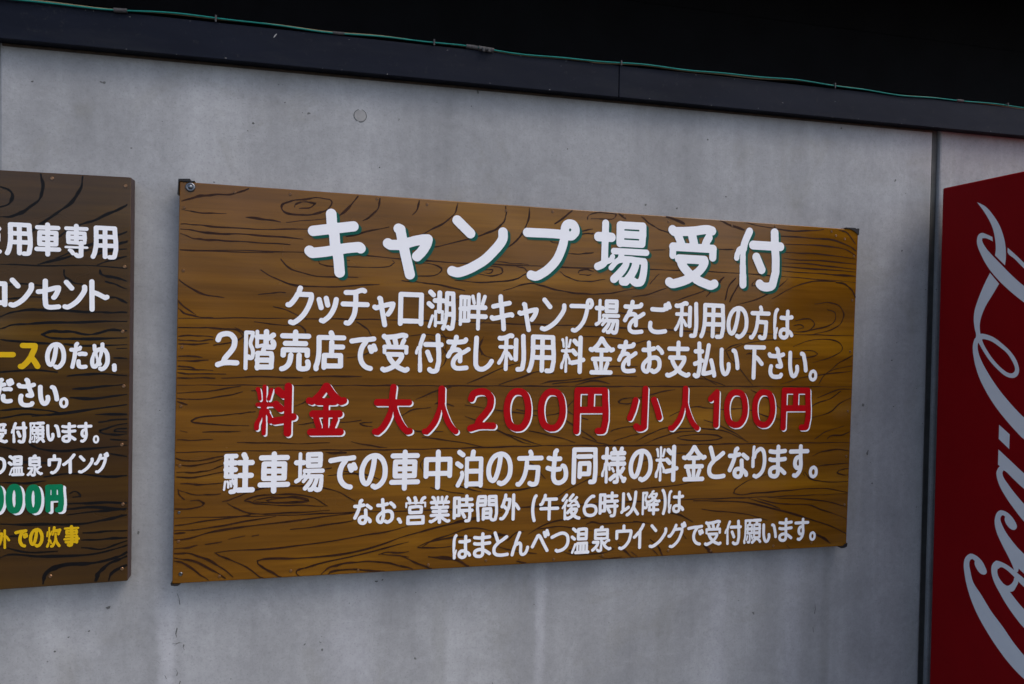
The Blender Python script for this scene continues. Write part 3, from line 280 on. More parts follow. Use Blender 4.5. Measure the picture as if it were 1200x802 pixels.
# ------------------------------------------------------------------ materials
class Mat:
    def __init__(self, name, rough=.6, spec=.5, metal=0.0):
        self.m = bpy.data.materials.new(name); self.m.use_nodes = True
        self.n = self.m.node_tree.nodes; self.l = self.m.node_tree.links
        self.b = self.n['Principled BSDF']
        self.b.inputs['Roughness'].default_value = rough
        self.b.inputs['Specular IOR Level'].default_value = spec
        self.b.inputs['Metallic'].default_value = metal
        self.tc = self.n.new('ShaderNodeTexCoord')
    def coords(self, scale=(1,1,1), loc=(0,0,0)):
        mp = self.n.new('ShaderNodeMapping'); mp.inputs['Scale'].default_value = scale; mp.inputs['Location'].default_value = loc
        self.l.new(self.tc.outputs['Object'], mp.inputs['Vector']); return mp.outputs[0]
    def noise(self, vec, scale, detail=4, rough=.55, dist=0.0):
        t = self.n.new('ShaderNodeTexNoise'); t.inputs['Scale'].default_value = scale; t.inputs['Detail'].default_value = detail
        t.inputs['Roughness'].default_value = rough; t.inputs['Distortion'].default_value = dist
        self.l.new(vec, t.inputs['Vector']); return t.outputs['Fac']
    def ramp(self, fac, stops, interp='LINEAR'):
        r = self.n.new('ShaderNodeValToRGB'); r.color_ramp.interpolation = interp
        e = r.color_ramp.elements
        while len(e) < len(stops): e.new(.5)
        for x, (p, c) in zip(e, stops):
            x.position = p; x.color = (*c, 1) if isinstance(c, (tuple, list)) else (c, c, c, 1)
        self.l.new(fac, r.inputs[0]); return r.outputs[0]
    def mix(self, fac, a, b, mode='MIX'):
        m = self.n.new('ShaderNodeMix'); m.data_type = 'RGBA'; m.blend_type = mode; m.clamp_factor = True
        for s, v in ((m.inputs[0], fac), (m.inputs[6], a), (m.inputs[7], b)):
            if isinstance(v, (int, float)): s.default_value = v
            elif isinstance(v, (tuple, list)): s.default_value = (*v, 1)
            else: self.l.new(v, s)
        return m.outputs[2]
    def bump(self, h, strength=.2, dist=.002, prev=None):
        b = self.n.new('ShaderNodeBump'); b.inputs['Strength'].default_value = strength; b.inputs['Distance'].default_value = dist
        self.l.new(h, b.inputs['Height'])
        if prev: self.l.new(prev, b.inputs['Normal'])
        self.l.new(b.outputs[0], self.b.inputs['Normal']); return b.outputs[0]
    def color(self, c):
        if isinstance(c, (tuple, list)): self.b.inputs['Base Color'].default_value = (*c, 1)
        else: self.l.new(c, self.b.inputs['Base Color'])
        return self
    def roughness(self, s): self.l.new(s, self.b.inputs['Roughness'])

def concrete(name, seed, streaks=()):
    k = Mat(name, .82, .3)
    o = (seed*3.1, seed*1.7, seed*2.3)
    big = k.noise(k.coords((1,1,1), o), 1.5, 6, .62, .5)
    mid = k.noise(k.coords((1,1,1.0), o), 6, 7, .68, 1.0)
    streak = k.noise(k.coords((5.5, 1, .55), o), 1.0, 5, .62, .25)
    drip = k.noise(k.coords((14, 1, .8), (seed+2,0,seed)), 1.0, 5, .65, .3)
    fine = k.noise(k.coords((1,1,1), o), 190, 3, .7)
    grit = k.noise(k.coords((1,1,1), o), 75, 4, .75)
    pit = k.noise(k.coords((1,1,1), o), 34, 2, .5)
    blotch = k.noise(k.coords((1.3,1,1), (seed, 5, seed)), 3.2, 8, .70, 1.4)
    c = k.ramp(big, [(.28, (.255,.258,.260)), (.5, (.312,.314,.314)), (.72, (.372,.372,.368))])
    c = k.mix(1.0, c, k.ramp(mid, [(.28, .88), (.5, 1.0), (.72, 1.08)]), 'MULTIPLY')
    c = k.mix(1.0, c, k.ramp(streak, [(.28, .86), (.52, 1.0), (.70, 1.17)]), 'MULTIPLY')
    c = k.mix(1.0, c, k.ramp(drip, [(.3, .93), (.55, 1.0), (.75, 1.07)]), 'MULTIPLY')
    c = k.mix(k.ramp(blotch, [(.54, 0.0), (.70, .42)]), c, (.232,.226,.198))
    c = k.mix(k.ramp(k.noise(k.coords((1,1,1.6), (seed+9,2,1)), 4.5, 8, .72, .8), [(.58, 0.0), (.72, .32)]), c, (.44,.44,.445))
    for x0, w, z0, z1, col, amt in streaks:                    # lime runs and dirt runs, each with its own wavering edge
        sx = k.n.new('ShaderNodeSeparateXYZ'); k.l.new(k.tc.outputs['Object'], sx.inputs[0])
        def math_(op, a, b_):
            m = k.n.new('ShaderNodeMath'); m.operation = op; m.use_clamp = False
            for s, v in ((m.inputs[0], a), (m.inputs[1], b_)):
                if isinstance(v, (int, float)): s.default_value = v
                else: k.l.new(v, s)
            return m.outputs[0]
        wob = k.noise(k.coords((1, 1, 1), (x0, 0, 3)), 9, 5, .65)
        dx = math_('ABSOLUTE', math_('SUBTRACT', math_('ADD', sx.outputs[0], math_('MULTIPLY', math_('SUBTRACT', wob, .5), w*1.6)), x0+0.0), 0)
        fx = k.ramp(math_('DIVIDE', dx, w), [(.15, 1.0), (1.0, 0.0)], 'EASE')
        fz = math_('MULTIPLY', k.ramp(sx.outputs[2], [(z0, 0.0), (min(z0+.12, .99), 1.0)]) if z0 > 0 else 1.0, k.ramp(math_('DIVIDE', sx.outputs[2], 2.2), [((z1-.16)/2.2, 1.0), (z1/2.2, 0.0)]))
        c = k.mix(math_('MULTIPLY', math_('MULTIPLY', fx, fz), math_('MULTIPLY', k.ramp(mid, [(.3, .5), (.6, 1.0)]), amt)), c, col)
    c = k.mix(1.0, c, k.ramp(grit, [(.3, .90), (.5, 1.0), (.7, 1.08)]), 'MULTIPLY')
    c = k.mix(k.ramp(fine, [(.32, .42), (.45, 0.0)]), c, (.17,.17,.17))
    c = k.mix(k.ramp(pit, [(.755, 0.0), (.775, .8)]), c, (.07,.07,.065))
    k.color(c)
    n = k.bump(fine, .10, .002); k.bump(mid, .18, .006, n)
    return k.m

def board_paint(name, dark, mid, light, seed, rough=.3):
    k = Mat(name, rough, .34)
    o = (seed, 0, seed*2)
    band = k.noise(k.coords((.7, 1, 7), o), 1.3, 4, .55, .5)
    strk = k.noise(k.coords((2.2, 1, 60), o), 1.2, 4, .6, .2)
    patch = k.noise(k.coords((1, 1, 2.5), (seed+3,1,2)), 2.4, 3, .5)
    c = k.ramp(band, [(.30, dark), (.52, mid), (.74, light)])
    c = k.mix(1.0, c, k.ramp(strk, [(.3, .80), (.52, 1.0), (.75, 1.18)]), 'MULTIPLY')
    c = k.mix(k.ramp(patch, [(.5, 0.0), (.75, .28)]), c, tuple(x*.66 for x in mid))
    k.color(c)
    wav = k.noise(k.coords((1, 1, .7), o), 3.2, 2, .4)
    ripple = k.noise(k.coords((3, 1, 40), o), 2.0, 3, .5)
    n = k.bump(ripple, .05, .002); k.bump(wav, .6, .03, n)
    k.roughness(k.ramp(patch, [(.3, rough-.08), (.7, rough+.10)]))
    return k.m

def flat_paint(name, col, rough=.45, spec=.4, var=.08, scale=30):
    k = Mat(name, rough, spec)
    n = k.noise(k.coords(), scale, 4, .6)
    k.color(k.mix(1.0, tuple(col), k.ramp(n, [(.3, 1-var), (.7, 1+var)]), 'MULTIPLY'))
    return k.m

MT = {}
STREAKS = ((.892, .022, 0, .86, (.43,.43,.44), .65), (-.030, .030, 0, .84, (.44,.44,.45), .75), (1.777, .022, 0, .92, (.20,.20,.19), .55), (1.66, .05, 0, .90, (.41,.41,.43), .4),
           (.40, .09, 0, .80, (.41,.41,.43), .35), (1.25, .05, 0, .82, (.22,.22,.21), .4), (1.42, .04, 0, .82, (.42,.42,.44), .4), (.62, .03, 0, .80, (.22,.22,.2), .35), (-.24, .035, 0, .72, (.22,.21,.18), .4))
MT['concrete_main'] = concrete('smooth concrete', 1.0, STREAKS)
MT['concrete_left'] = concrete('smooth concrete left', 2.4)
MT['concrete_right'] = concrete('smooth concrete right', 3.9)
MT['board'] = board_paint('ochre brown board paint', (.100,.039,.0030), (.150,.0600,.0038), (.250,.111,.0052), 1.3, .19)
MT['board_dark'] = board_paint('dark brown board paint', (.030,.0135,.0045), (.052,.0240,.0038), (.112,.054,.0045), 4.7, .22)
MT['board_edge'] = flat_paint('dark brown edge paint', (.045,.022,.018), .5)
MT['grain'] = flat_paint('brushed umber', (.028,.0098,.0035), .45, .15, .45, 40)
MT['grain_black'] = flat_paint('brushed black', (.005,.0042,.0042), .45, .15, .3, 40)
MT['white'] = flat_paint('white vinyl', (.80,.80,.81), .36, .4, .02, 12)
MT['green'] = flat_paint('deep green vinyl', (.0012,.075,.052), .45, .18, .1)
MT['green_bright'] = flat_paint('green vinyl', (.002,.17,.07), .45, .15, .05)
MT['red'] = flat_paint('red vinyl', (.36,.0014,.0045), .45, .1, .06)
MT['yellow'] = flat_paint('yellow vinyl', (.62,.38,.006), .45, .15, .05)
MT['steel_navy'] = None
k = Mat('navy painted steel', .55, .10)
nv = k.noise(k.coords((1,1,3)), 4, 6, .65); nf = k.noise(k.coords((1,1,1)), 70, 4, .7)
c = k.ramp(nv, [(.3, (.0042,.0056,.0112)), (.7, (.0066,.0086,.0165))])
c = k.mix(k.ramp(nf, [(.60, 0.0), (.74, .5)]), c, (.03,.03,.03))
c = k.mix(k.ramp(k.noise(k.coords((2.2,1,14)), 1.4, 5, .65), [(.52, 0.0), (.72, .45)]), c, (.017,.018,.021))
k.color(c); k.bump(k.noise(k.coords((1,1,2)), 5, 3, .5), .25, .012); MT['steel_navy'] = k.m
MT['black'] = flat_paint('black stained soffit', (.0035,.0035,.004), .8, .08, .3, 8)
MT['sealant'] = flat_paint('grey sealant', (.060,.062,.058), .7, .3, .25, 25)
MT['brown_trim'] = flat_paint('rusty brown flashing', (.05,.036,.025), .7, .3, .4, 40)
MT['brass'] = None
k = Mat('dull brass', .38, .5, .9); k.color((.30,.17,.09)); MT['brass'] = k.m
k = Mat('zinc', .32, .5, 1.0); k.color((.16,.165,.175)); MT['zinc'] = k.m
MT['painted_screw'] = flat_paint('painted over screw', (.12,.052,.012), .35, .5, .2, 300)
MT['dark_rubber'] = flat_paint('black rubber', (.012,.011,.011), .6, .3, .2)
MT['teal'] = flat_paint('teal cable sheath', (.010,.17,.14), .55, .15, .15, 60)
MT['beige'] = flat_paint('aged beige cable sheath', (.20,.155,.085), .6, .2, .2, 60)
MT['tape'] = flat_paint('grey tape', (.06,.058,.058), .6, .2, .4, 200)
MT['machine_red'] = flat_paint('red machine enamel', (.225,.0006,.0030), .55, .08, .05, 6)
MT['machine_white'] = flat_paint('logo white', (.72,.73,.74), .4, .4, .02)
MT['machine_grey'] = flat_paint('grey plastic', (.12,.12,.125), .5, .4, .1)
MT['crack'] = flat_paint('dark crack', (.10,.098,.095), .9, .1, .5, 200)
MT['plug'] = flat_paint('mortar plug', (.29,.285,.275), .85, .2, .12, 60)
k = Mat('asphalt', .9, .2); na = k.noise(k.coords(), 60, 6, .7); k.color(k.ramp(na, [(.3, (.07,.07,.068)), (.7, (.13,.13,.127))])); k.bump(na, .4, .004); MT['asphalt'] = k.m
k = Mat('glass', .05, .5); k.color((.02,.025,.03)); MT['glass'] = k.m

# ------------------------------------------------------------------ ground
bm = bmesh.new()
bmesh.ops.create_grid(bm, x_segments=2, y_segments=2, size=600)
tag(from_bm('ground', bm, MT['asphalt']), kind='structure')

# ------------------------------------------------------------------ concrete walls (three cast panels with sealed joints)
ZT = 2.092                                                  # panel tops end behind the steel beam
def lean(bm):                                              # the left joint is not quite plumb
    for v in bm.verts:
        if -.5 < v.co.x < -.3: v.co.x -= .022*(1-v.co.z/ZT)
def wall(name_mat, x0, x1, label):
    bm = bmesh.new(); box(bm, x0, x1, 0.0, .18, 0, ZT, .006, 2)
    lean(bm); o = from_bm('concrete_wall', bm, MT[name_mat]); return tag(o, label, 'wall', 'concrete wall panels', 'thing')
w_left = wall('concrete_left', -4.2, -.376, 'grey concrete wall panel behind the dark brown sign, only a sliver in view')
w_main = wall('concrete_main', -.3635, 2.1188, 'wide grey concrete wall panel behind the large ochre sign')
w_right = wall('concrete_right', 2.147, 5.8, 'grey concrete wall panel behind the red vending machine')
for nm, x0, x1, p in (('joint_sealant', 2.1188, 2.147, w_main), ('joint_sealant', -.376, -.3635, w_left)):
    bm = bmesh.new(); box(bm, x0, x1, .012, .1, 0, ZT-.002)
    if x0 > 0: box(bm, x0+.004, x0+.0095, .0065, .0115, 0, ZT-.004, .002)
    lean(bm); from_bm(nm, bm, MT['sealant'], p)
# form-tie plug and hairline cracks in the middle panel
bm = bmesh.new(); rot_profile(bm, [(0, -.0006), (.0135, -.0006), (.0143, .0002)], (.412, 0, 1.923), n=28)
from_bm('tie_hole_plug', bm, MT['plug'], w_main)
bm = bmesh.new()
for k in range(28):
    a0, a1 = 2*math.pi*k/28, 2*math.pi*(k+1)/28
    if k in (6, 7, 19): continue
    q = [(.0146, a0), (.0158, a0), (.0158, a1), (.0146, a1)]
    bm.faces.new([bm.verts.new((.412+r*math.cos(a), -.0007, 1.923+r*math.sin(a))) for r, a in q])
from_bm('tie_hole_ring', bm, MT['sealant'], w_main)
def crack(name, pts, w, par, mat='crack'):
    bm = bmesh.new(); prev = None
    for i, (x, z) in enumerate(pts):
        ww = w*rnd.uniform(.4, 1.2)
        q = (bm.verts.new((x-ww*.6, -.0008, z+ww*.5)), bm.verts.new((x+ww*.6, -.0008, z-ww*.5)))
        if prev: bm.faces.new((prev[0], prev[1], q[1], q[0]))
        prev = q
    return from_bm(name, bm, MT[mat], par)
#px marks measured on the wall below the signs: (x, z)
for pts in ([(-.003,.772),(.001,.76),(.003,.745)], [(-.014,.655),(-.006,.652),(.002,.655),(.008,.653)], [(-.010,.618),(-.004,.612),(.003,.608)], [(-.006,.592),(-.002,.584),(-.004,.576)],
            [(.004,.563),(.001,.552),(-.003,.543),(-.008,.536)], [(-.003,.690),(-.006,.676),(-.004,.668)], [(.012,.649),(.010,.642),(.013,.636)], [(-.050,.618),(-.044,.614),(-.041,.609)], [(-.03,.58),(-.026,.571)],
            [(1.74,.60),(1.742,.585),(1.739,.57)],[(1.735,.53),(1.737,.515)],[(1.60,.87),(1.606,.868)]):
    crack('surface_crack', pts, .0016, w_main)
# dark pits and chips
bm = bmesh.new()
pr = random.Random(21)
pits = [(-.1496,.751,.0042),(-.19,.70,.002),(-.232,.69,.0018),(-.13,1.62,.003),(.163,1.885,.0024),(.46,1.80,.0016),(.235,1.94,.0016),(.69,1.97,.0014),(1.36,1.935,.0022),(1.42,1.78,.002),(1.27,1.74,.0025),(.46,.765,.0032),(.475,.768,.002),(1.99,1.32,.0024),(2.0,1.18,.002),(1.93,.95,.0022),(.95,1.88,.0016),(-.30,1.94,.0022),(-.26,.66,.002)]
for _ in range(40): pits.append((pr.uniform(-.34, 2.1), pr.uniform(.5, 1.98), pr.uniform(.0006, .0014)))
for x, z, r in pits:
    n = 9; ph = pr.uniform(0, 6)
    bm.faces.new([bm.verts.new((x+r*(1+.4*math.sin(3*a+ph))*math.cos(a)*1.15, -.0006, z+r*.9*(1+.35*math.cos(2*a+ph))*math.sin(a))) for a in (2*math.pi*k/n for k in range(n))])
tag(from_bm('air_pits', bm, MT['crack'], w_main), kind='stuff')

# dark recess above the beam and soffit of the eave
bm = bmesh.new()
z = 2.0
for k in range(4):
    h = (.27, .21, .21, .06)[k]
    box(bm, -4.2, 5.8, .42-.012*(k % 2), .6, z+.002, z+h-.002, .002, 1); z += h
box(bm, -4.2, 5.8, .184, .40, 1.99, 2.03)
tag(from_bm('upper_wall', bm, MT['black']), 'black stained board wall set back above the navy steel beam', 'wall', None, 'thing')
roof = empty('roof_eave', (.8, 0, 2.75)); tag(roof, 'black stained eave soffit overhanging the whole wall', 'roof', None, 'thing')
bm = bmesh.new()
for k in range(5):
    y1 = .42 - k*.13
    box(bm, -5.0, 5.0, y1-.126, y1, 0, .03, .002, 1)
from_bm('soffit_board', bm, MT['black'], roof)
bm = bmesh.new(); box(bm, -5.0, 5.0, -.265, -.233, -.06, .14, .004, 1); from_bm('fascia', bm, MT['steel_navy'], roof)
bm = bmesh.new(); box(bm, -5.02, 5.02, -.27, .62, .142, .19, .004, 1); from_bm('roof_sheet', bm, MT['steel_navy'], roof)

# ------------------------------------------------------------------ steel beam in two lengths
ZB, ZBT = 2.0172, 2.0999
def beam(x0, x1, label):
    bm = bmesh.new()
    box(bm, x0, x1, -.035, -.029, ZB, ZBT, .0012, 2)                # web facing the viewer
    box(bm, x0, x1, -.0285, .0, ZB+.001, ZB+.007)                   # lower flange
    box(bm, x0, x1, -.0285, .019, ZBT-.007, ZBT-.001)               # upper flange
    o = from_bm('steel_beam', bm, MT['steel_navy']); return tag(o, label, 'beam', 'navy steel beam lengths', 'thing')
b1 = beam(-4.2, 1.0775, 'navy steel beam length left of the seam, above the large sign')
b2 = beam(1.0795, 5.8, 'navy steel beam length right of the seam, towards the vending machine')
for par, xa, xb in ((b1, -.36, 1.07), (b2, 1.09, 2.4)):          # chipped paint and mortar crumbs along the web
    bm = bmesh.new(); cr = random.Random(int(xa*100)+500)
    for i in range(20):
        x = cr.uniform(xa, xb); edge = cr.random()
        z = ZB+abs(cr.gauss(0, .002))+.0012 if edge < .5 else (ZBT-abs(cr.gauss(0, .004))-.0015 if edge < .85 else cr.uniform(ZB+.01, ZBT-.01))
        r = cr.uniform(.0004, .0008); s = cr.uniform(1, 3.5)
        bm.faces.new([bm.verts.new((x+r*s*math.cos(a), -.0354, z+r*cr.uniform(.5, 1)*math.sin(a))) for a in (2*math.pi*k/7 for k in range(7))])
    if par is b1:
        bm.faces.new([bm.verts.new((x, -.0355, z)) for x, z in ((.2095, 2.0785), (.2125, 2.0795), (.218, 2.0875), (.2165, 2.0885), (.213, 2.085))])
    tag(from_bm('paint_chips', bm, MT['plug'], par), kind='stuff')
bm = bmesh.new(); box(bm, -.358, 2.1165, -.004, -.0008, 2.0115, ZB+.0005, .001, 1)  # brown strip paints in the shade below the beam's lower edge
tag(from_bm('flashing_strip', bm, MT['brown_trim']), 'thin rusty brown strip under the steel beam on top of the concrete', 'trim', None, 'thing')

# ------------------------------------------------------------------ cable along the beam top
cab = empty('cable', (.9, -.035, ZBT)); tag(cab, 'twisted teal and beige cable clipped along the top edge of the navy beam', 'cable')
def wave(x): return .0028*math.sin(x*5.1)+.0022*math.sin(x*11.7+1)+.0012*math.sin(x*27+2)
xs = [-1.3+.012*i for i in range(int(4.6/.012))]
bm = bmesh.new(); bm2 = bmesh.new(); p1, p2 = [], []
for x in xs:
    a = 1.2+2.2*math.sin(x*2.3)+1.3*math.sin(x*5.9)
    base = Vector((x-.9, -.004+.003*math.sin(x*3.3), .0048+wave(x)))
    p1.append(base+Vector((0, -.001, .0012*math.sin(a))))
    p2.append(base+Vector((0, .0022, .0012-.0012*math.sin(a) - (.0018 if x > 1.0 else 0))))
tube(bm, p1, .0019, 8); tube(bm2, p2, .0017, 8)
from_bm('teal_wire', bm, MT['teal'], cab, True); from_bm('beige_wire', bm2, MT['beige'], cab, True)
for x in (-.62, .085, .5865, 1.0804, 1.7342, 2.35):
    bm = bmesh.new(); z = wave(x)
    box(bm, x-.9-.002, x-.9+.002, -.0115, -.0095, -.003, .0105+z, .0006, 1)
    box(bm, x-.9-.002, x-.9+.002, -.0095, .006, .0085+z, .0105+z, .0006, 1)
    from_bm('cable_clip', bm, MT['tape'], cab)
for x0, x1, r in ((.668, .697, .0052), (.699, .738, .0058), (-.127, -.100, .0048), (.345, .372, .0036), (2.165, 2.19, .0040)):
    bm = bmesh.new(); pts = []; n = 8
    for k in range(n+1):
        x = x0+(x1-x0)*k/n; pts.append((x-.9, -.004+.003*math.sin(x*3.3), .0048+wave(x)))
    tube(bm, pts, r, 12)
    if x0 == .699:
        for dx in (.008, .022): box(bm, x0-.9+dx, x0-.9+dx+.007, -.014, -.008, -.006, .004, .002, 2)
    from_bm('splice_sleeve', bm, MT['tape'], cab, False)

# ------------------------------------------------------------------ signs
def text_part(name, rows, r0, dens, mat, par, xo, zo, lift, shadow=None, label=None):
    lp = lettering(rows, r0, dens, xo, zo)
    if shadow:
        sm, dx, dz, snm = shadow
        o = link(snm, loops_to_mesh(snm, [[(x+dx, z+dz) for x, z in l] for l in lp], .0003, lift), MT[sm], par)
        lift += .0005
    o = link(name, loops_to_mesh(name, lp, .0003, lift), MT[mat], par)
    if label: o['label'] = label
    return o

screw_bm = bmesh.new(); rot_profile(screw_bm, [(0, -.0016), (.0012, -.0016), (.0013, -.0011), (.0026, -.0013), (.0034, -.0003), (.0036, .0)], (0, 0, 0), n=14)
screw_me = bpy.data.meshes.new('screw'); bmesh.ops.recalc_face_normals(screw_bm, faces=screw_bm.faces); screw_bm.to_mesh(screw_me); screw_bm.free()
def screw(par, x, y, z, mat, s=1.0):
    key = 'screw_' + mat
    me = bpy.data.meshes.get(key)
    if me is None:
        me = screw_me.copy(); me.name = key; me.materials.append(MT[mat])
    o = bpy.data.objects.new('screw', me); COL.objects.link(o); o.parent = par; o.location = (x, y, z); o.scale = (s, s, s); return o

# large ochre sign
SW, SH, SD = 1.82, .9229, .030
ang = .0163193
ctr = Vector((.91, -.04, 1.255))
sg = empty('sign', (ctr.x - math.sin(ang)*SH/2, -.04, ctr.z - math.cos(ang)*SH/2), (0, ang, 0))
tag(sg, 'large ochre brown sign with white and red lettering on painted wood grain', 'sign')
bm = bmesh.new(); box(bm, -SW/2, SW/2, 0, SD, 0, SH, .0022, 2)
from_bm('panel', bm, MT['board'], sg)
for x in (-.62, 0, .62):
    bm = bmesh.new(); box(bm, x-.02, x+.02, SD+.0005, .0392, .05, SH-.05); from_bm('mounting_batten', bm, MT['dark_rubber'], sg)
link('painted_grain', grain_mesh('painted_grain', MAIN_GRAIN, -SW/2, SH, -SW/2+.003, SW/2-.003, .003, SH-.003, .0002), MT['grain'], sg)
DN = .31
for key, r0, dens, mat, sh in (('1', 12.3, .32, 'white', ('green', .0075, -.0062, 'lettering_shadow')), ('2', 6.0, DN, 'white', None), ('3', 6.1, DN, 'white', None),
        ('4', 8.8, .33, 'red', ('white', .0034, -.0031, 'lettering_outline')), ('5', 6.2, DN, 'white', None), ('6', 4.3, DN, 'white', None), ('7', 4.3, DN, 'white', None)):
    text_part('lettering', MAIN_TEXT[key], r0, dens, mat, sg, -SW/2, SH, .0009, sh)
for i in range(11):
    x = -SW/2+.10+i*(SW-.2)/10
    for z in (.012+.004*math.sin(i*2.1), SH-.012-.004*math.cos(i*1.7)):
        screw(sg, x+.02*math.sin(i*3+z*9), -.0001, z, 'painted_screw')
for i in range(6):
    z = .11+i*.15
    for x in (-SW/2+.012, SW/2-.012): screw(sg, x, -.0001, z+.015*math.sin(i*2+x), 'painted_screw')
screw(sg, -SW/2+.018, -.0001, .022, 'zinc', 1.3); screw(sg, -SW/2+.012, -.0001, .165, 'zinc', .9); screw(sg, SW/2-.045, -.0001, SH-.03, 'brass', 1); screw(sg, SW/2-.075, -.0001, SH-.022, 'brass', 1)
# big washer with screw and black clip in the top left corner
bm = bmesh.new(); rot_profile(bm, [(.0, -.006), (.0038, -.006), (.0045, -.0045), (.0046, -.003), (.0062, -.0028), (.0066, -.0036), (.0096, -.0026), (.0108, -.0012), (.0110, 0)], (-SW/2+.0235, -.0002, SH-.0115), n=28)
from_bm('washer', bm, MT['zinc'], sg, True)
def corner_clip(pts, y0, y1):
    bm = bmesh.new()
    a = [bm.verts.new((x, y0, z)) for x, z in pts]; b = [bm.verts.new((x, y1, z)) for x, z in pts]
    bm.faces.new(a); bm.faces.new(b[::-1])
    for k in range(len(pts)): bm.faces.new((a[k], a[(k+1)%len(a)], b[(k+1)%len(a)], b[k]))
    return from_bm('corner_clip', bm, MT['dark_rubber'], sg)
corner_clip([(-SW/2-.0035, SH-.030), (-SW/2-.002, SH+.0055), (-SW/2+.022, SH+.0075), (-SW/2+.024, SH+.0022), (-SW/2+.032, SH+.0035), (-SW/2+.031, SH+.0008), (-SW/2-.0006, SH+.0006), (-SW/2-.0008, SH-.031)], -.002, .02)
corner_clip([(SW/2-.046, SH+.0008), (SW/2-.044, SH+.003), (SW/2-.012, SH+.0035), (SW/2-.008, SH+.001), (SW/2-.003, SH+.003), (SW/2+.0015, SH+.002), (SW/2+.001, SH-.016), (SW/2-.006, SH-.012), (SW/2-.014, SH-.006), (SW/2-.028, SH-.0006)], -.0022, .02)
corner_clip([(SW/2-.022, -.0005), (SW/2-.019, -.005), (SW/2-.008, -.0045), (SW/2+.001, -.0005), (SW/2+.0012, .009), (SW/2-.006, .007), (SW/2-.012, .001)], -.0022, .02)
corner_clip([(-SW/2-.003, .0015), (-SW/2-.002, -.003), (-SW/2+.006, -.005), (-SW/2+.013, -.0045), (-SW/2+.018, -.0008), (-SW/2-.0008, -.0008)], -.0018, .02)

# dark sign on the left, running out of the frame
LW, LH, LD = 1.82, .9106, .034
lx, lt = -.09145, 1.73398
ls = empty('sign', (lx-LW/2, -.042, lt-LH))
tag(ls, 'darker brown sign with white, yellow and green lettering, partly out of view', 'sign')
bm = bmesh.new(); vv = box(bm, -LW/2, LW/2, 0, LD, 0, LH, 0)
for v in bm.verts:
    v.co.x += -.0086*(1-v.co.z/LH)
bmesh.ops.bevel(bm, geom=[e for e in bm.edges if abs(e.verts[0].co.y-e.verts[1].co.y) > .01], offset=.003, segments=3, profile=.5, affect='EDGES')
bmesh.ops.bevel(bm, geom=[e for e in bm.edges if max(e.verts[0].co.y, e.verts[1].co.y) < 1e-5], offset=.0018, segments=2, profile=.5, affect='EDGES')
for f in bm.faces:
    f.normal_update(); f.material_index = 1 if abs(f.normal.y) < .5 else 0
from_bm('panel', bm, [MT['board_dark'], MT['board_edge']], ls)
for x in (-.6, 0, .6):
    bm = bmesh.new(); box(bm, x-.02, x+.02, LD+.0005, .0412, .05, LH-.05); from_bm('mounting_batten', bm, MT['dark_rubber'], ls)
link('painted_grain', grain_mesh('painted_grain', [[int(s[0]*.85)]+s[1:] for s in LEFT_GRAIN], LW/2, LH, -LW/2+.003, LW/2-.009, .003, LH-.003, .0002), MT['grain_black'], ls)
for key, r0, dens, mat, sh, lb in (('1', 4.8, DN, 'white', None, None), ('2', 5.2, DN, 'white', None, None), ('3', 5.8, DN, 'yellow', None, 'yellow lettering'), ('3b', 4.8, DN, 'white', None, None), ('4', 4.6, DN, 'white', None, None), ('5', 3.3, DN, 'white', None, None),
        ('6', 3.3, DN, 'white', None, None), ('7', 6.6, .33, 'green_bright', ('white', .0055, -.0038, 'lettering_outline'), 'green lettering with white edge'), ('8', 3.5, DN, 'yellow', None, 'yellow lettering')):
    text_part('lettering', LEFT_TEXT[key], r0, dens, mat, ls, LW/2, LH, .0009, sh, lb)
for x, z in ((-.030, -.020), (-.176, -.012), (-.032, -.20), (-.036, -.345), (-.034, -.468), (-.038, -.60), (-.036, -.735), (-.038, -.882), (-.182, -.888), (-.40, -.015), (-.40, -.888), (-.62, -.015), (-.62, -.888)):
    screw(ls, LW/2+x+.018, -.0001, LH+z, 'brass', 1.05)

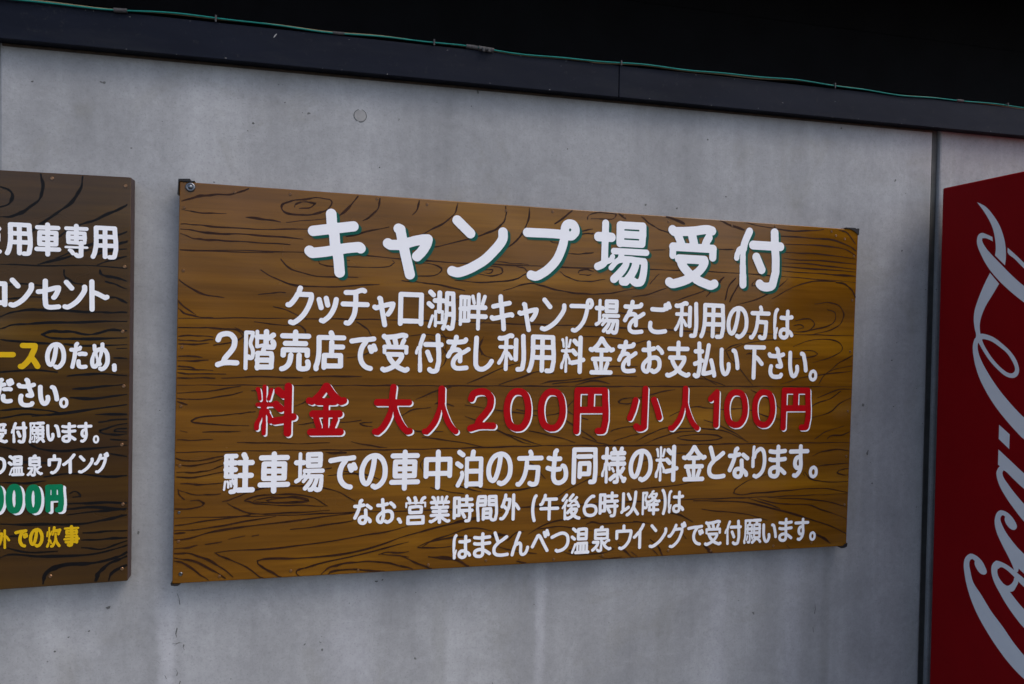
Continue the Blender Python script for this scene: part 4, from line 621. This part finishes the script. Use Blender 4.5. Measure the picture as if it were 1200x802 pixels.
# ------------------------------------------------------------------ vending machine
MX0, MX1, MY0, MY1, MZ0, MZ1 = 2.100, 3.14, -.80, -.06, .07, 1.8329
vm = empty('vending_machine', (2.62, -.43, 0)); tag(vm, 'tall red vending machine with a white script logo running up its side', 'vending machine')
off = vm.location
def vb(name, x0, x1, y0, y1, z0, z1, mat, bev=.004, par=None):
    bm = bmesh.new(); box(bm, x0-off.x, x1-off.x, y0-off.y, y1-off.y, z0, z1, bev, 2); return from_bm(name, bm, MT[mat], par or vm)
vb('cabinet', MX0, MX1, MY0+.10, MY1, MZ0, MZ1, 'machine_red', .005)
door = vb('door', MX0+.004, MX1-.004, MY0, MY0+.098, MZ0+.01, MZ1-.004, 'machine_red', .012)
vb('display_window', MX0+.09, MX1-.09, MY0-.006, MY0-.0005, .98, 1.70, 'glass', .003, door)
vb('button_strip', MX0+.10, MX1-.10, MY0-.010, MY0-.0005, .90, .955, 'machine_grey', .003, door)
vb('coin_panel', MX1-.33, MX1-.10, MY0-.010, MY0-.0005, .62, .86, 'machine_grey', .003, door)
vb('delivery_flap', MX0+.16, MX1-.38, MY0-.012, MY0-.0005, .26, .46, 'machine_grey', .006, door)
for x in (MX0+.06, MX1-.12):
    for y in (MY0+.12, MY1-.12):
        vb('foot', x, x+.06, y, y+.06, 0, MZ0-.001, 'machine_grey', .004)
lg = None
bm_all = bmesh.new()
for i, s in enumerate(LOGO):
    pts = [(s[k]/1000, s[k+1]/1000) for k in range(0, len(s), 2)]
    P = smooth_line(pts, 5, 52, True)
    me = loops_to_mesh('logo', [[(float(a), float(b)) for a, b in P]], .0003, .0004+i*.00004)
    tmp = bmesh.new(); tmp.from_mesh(me)
    # local (x = distance from wall, -y = proud of the side) -> machine side facing -X
    for v in tmp.verts:
        d, pr_, z = v.co.x, -v.co.y, v.co.z
        v.co = Vector((MX0-pr_-off.x, -d-off.y, z))
    tmp2 = bpy.data.meshes.new('t'); tmp.to_mesh(tmp2); tmp.free(); bm_all.from_mesh(tmp2); bpy.data.meshes.remove(tmp2); bpy.data.meshes.remove(me)
from_bm('script_logo', bm_all, MT['machine_white'], vm)
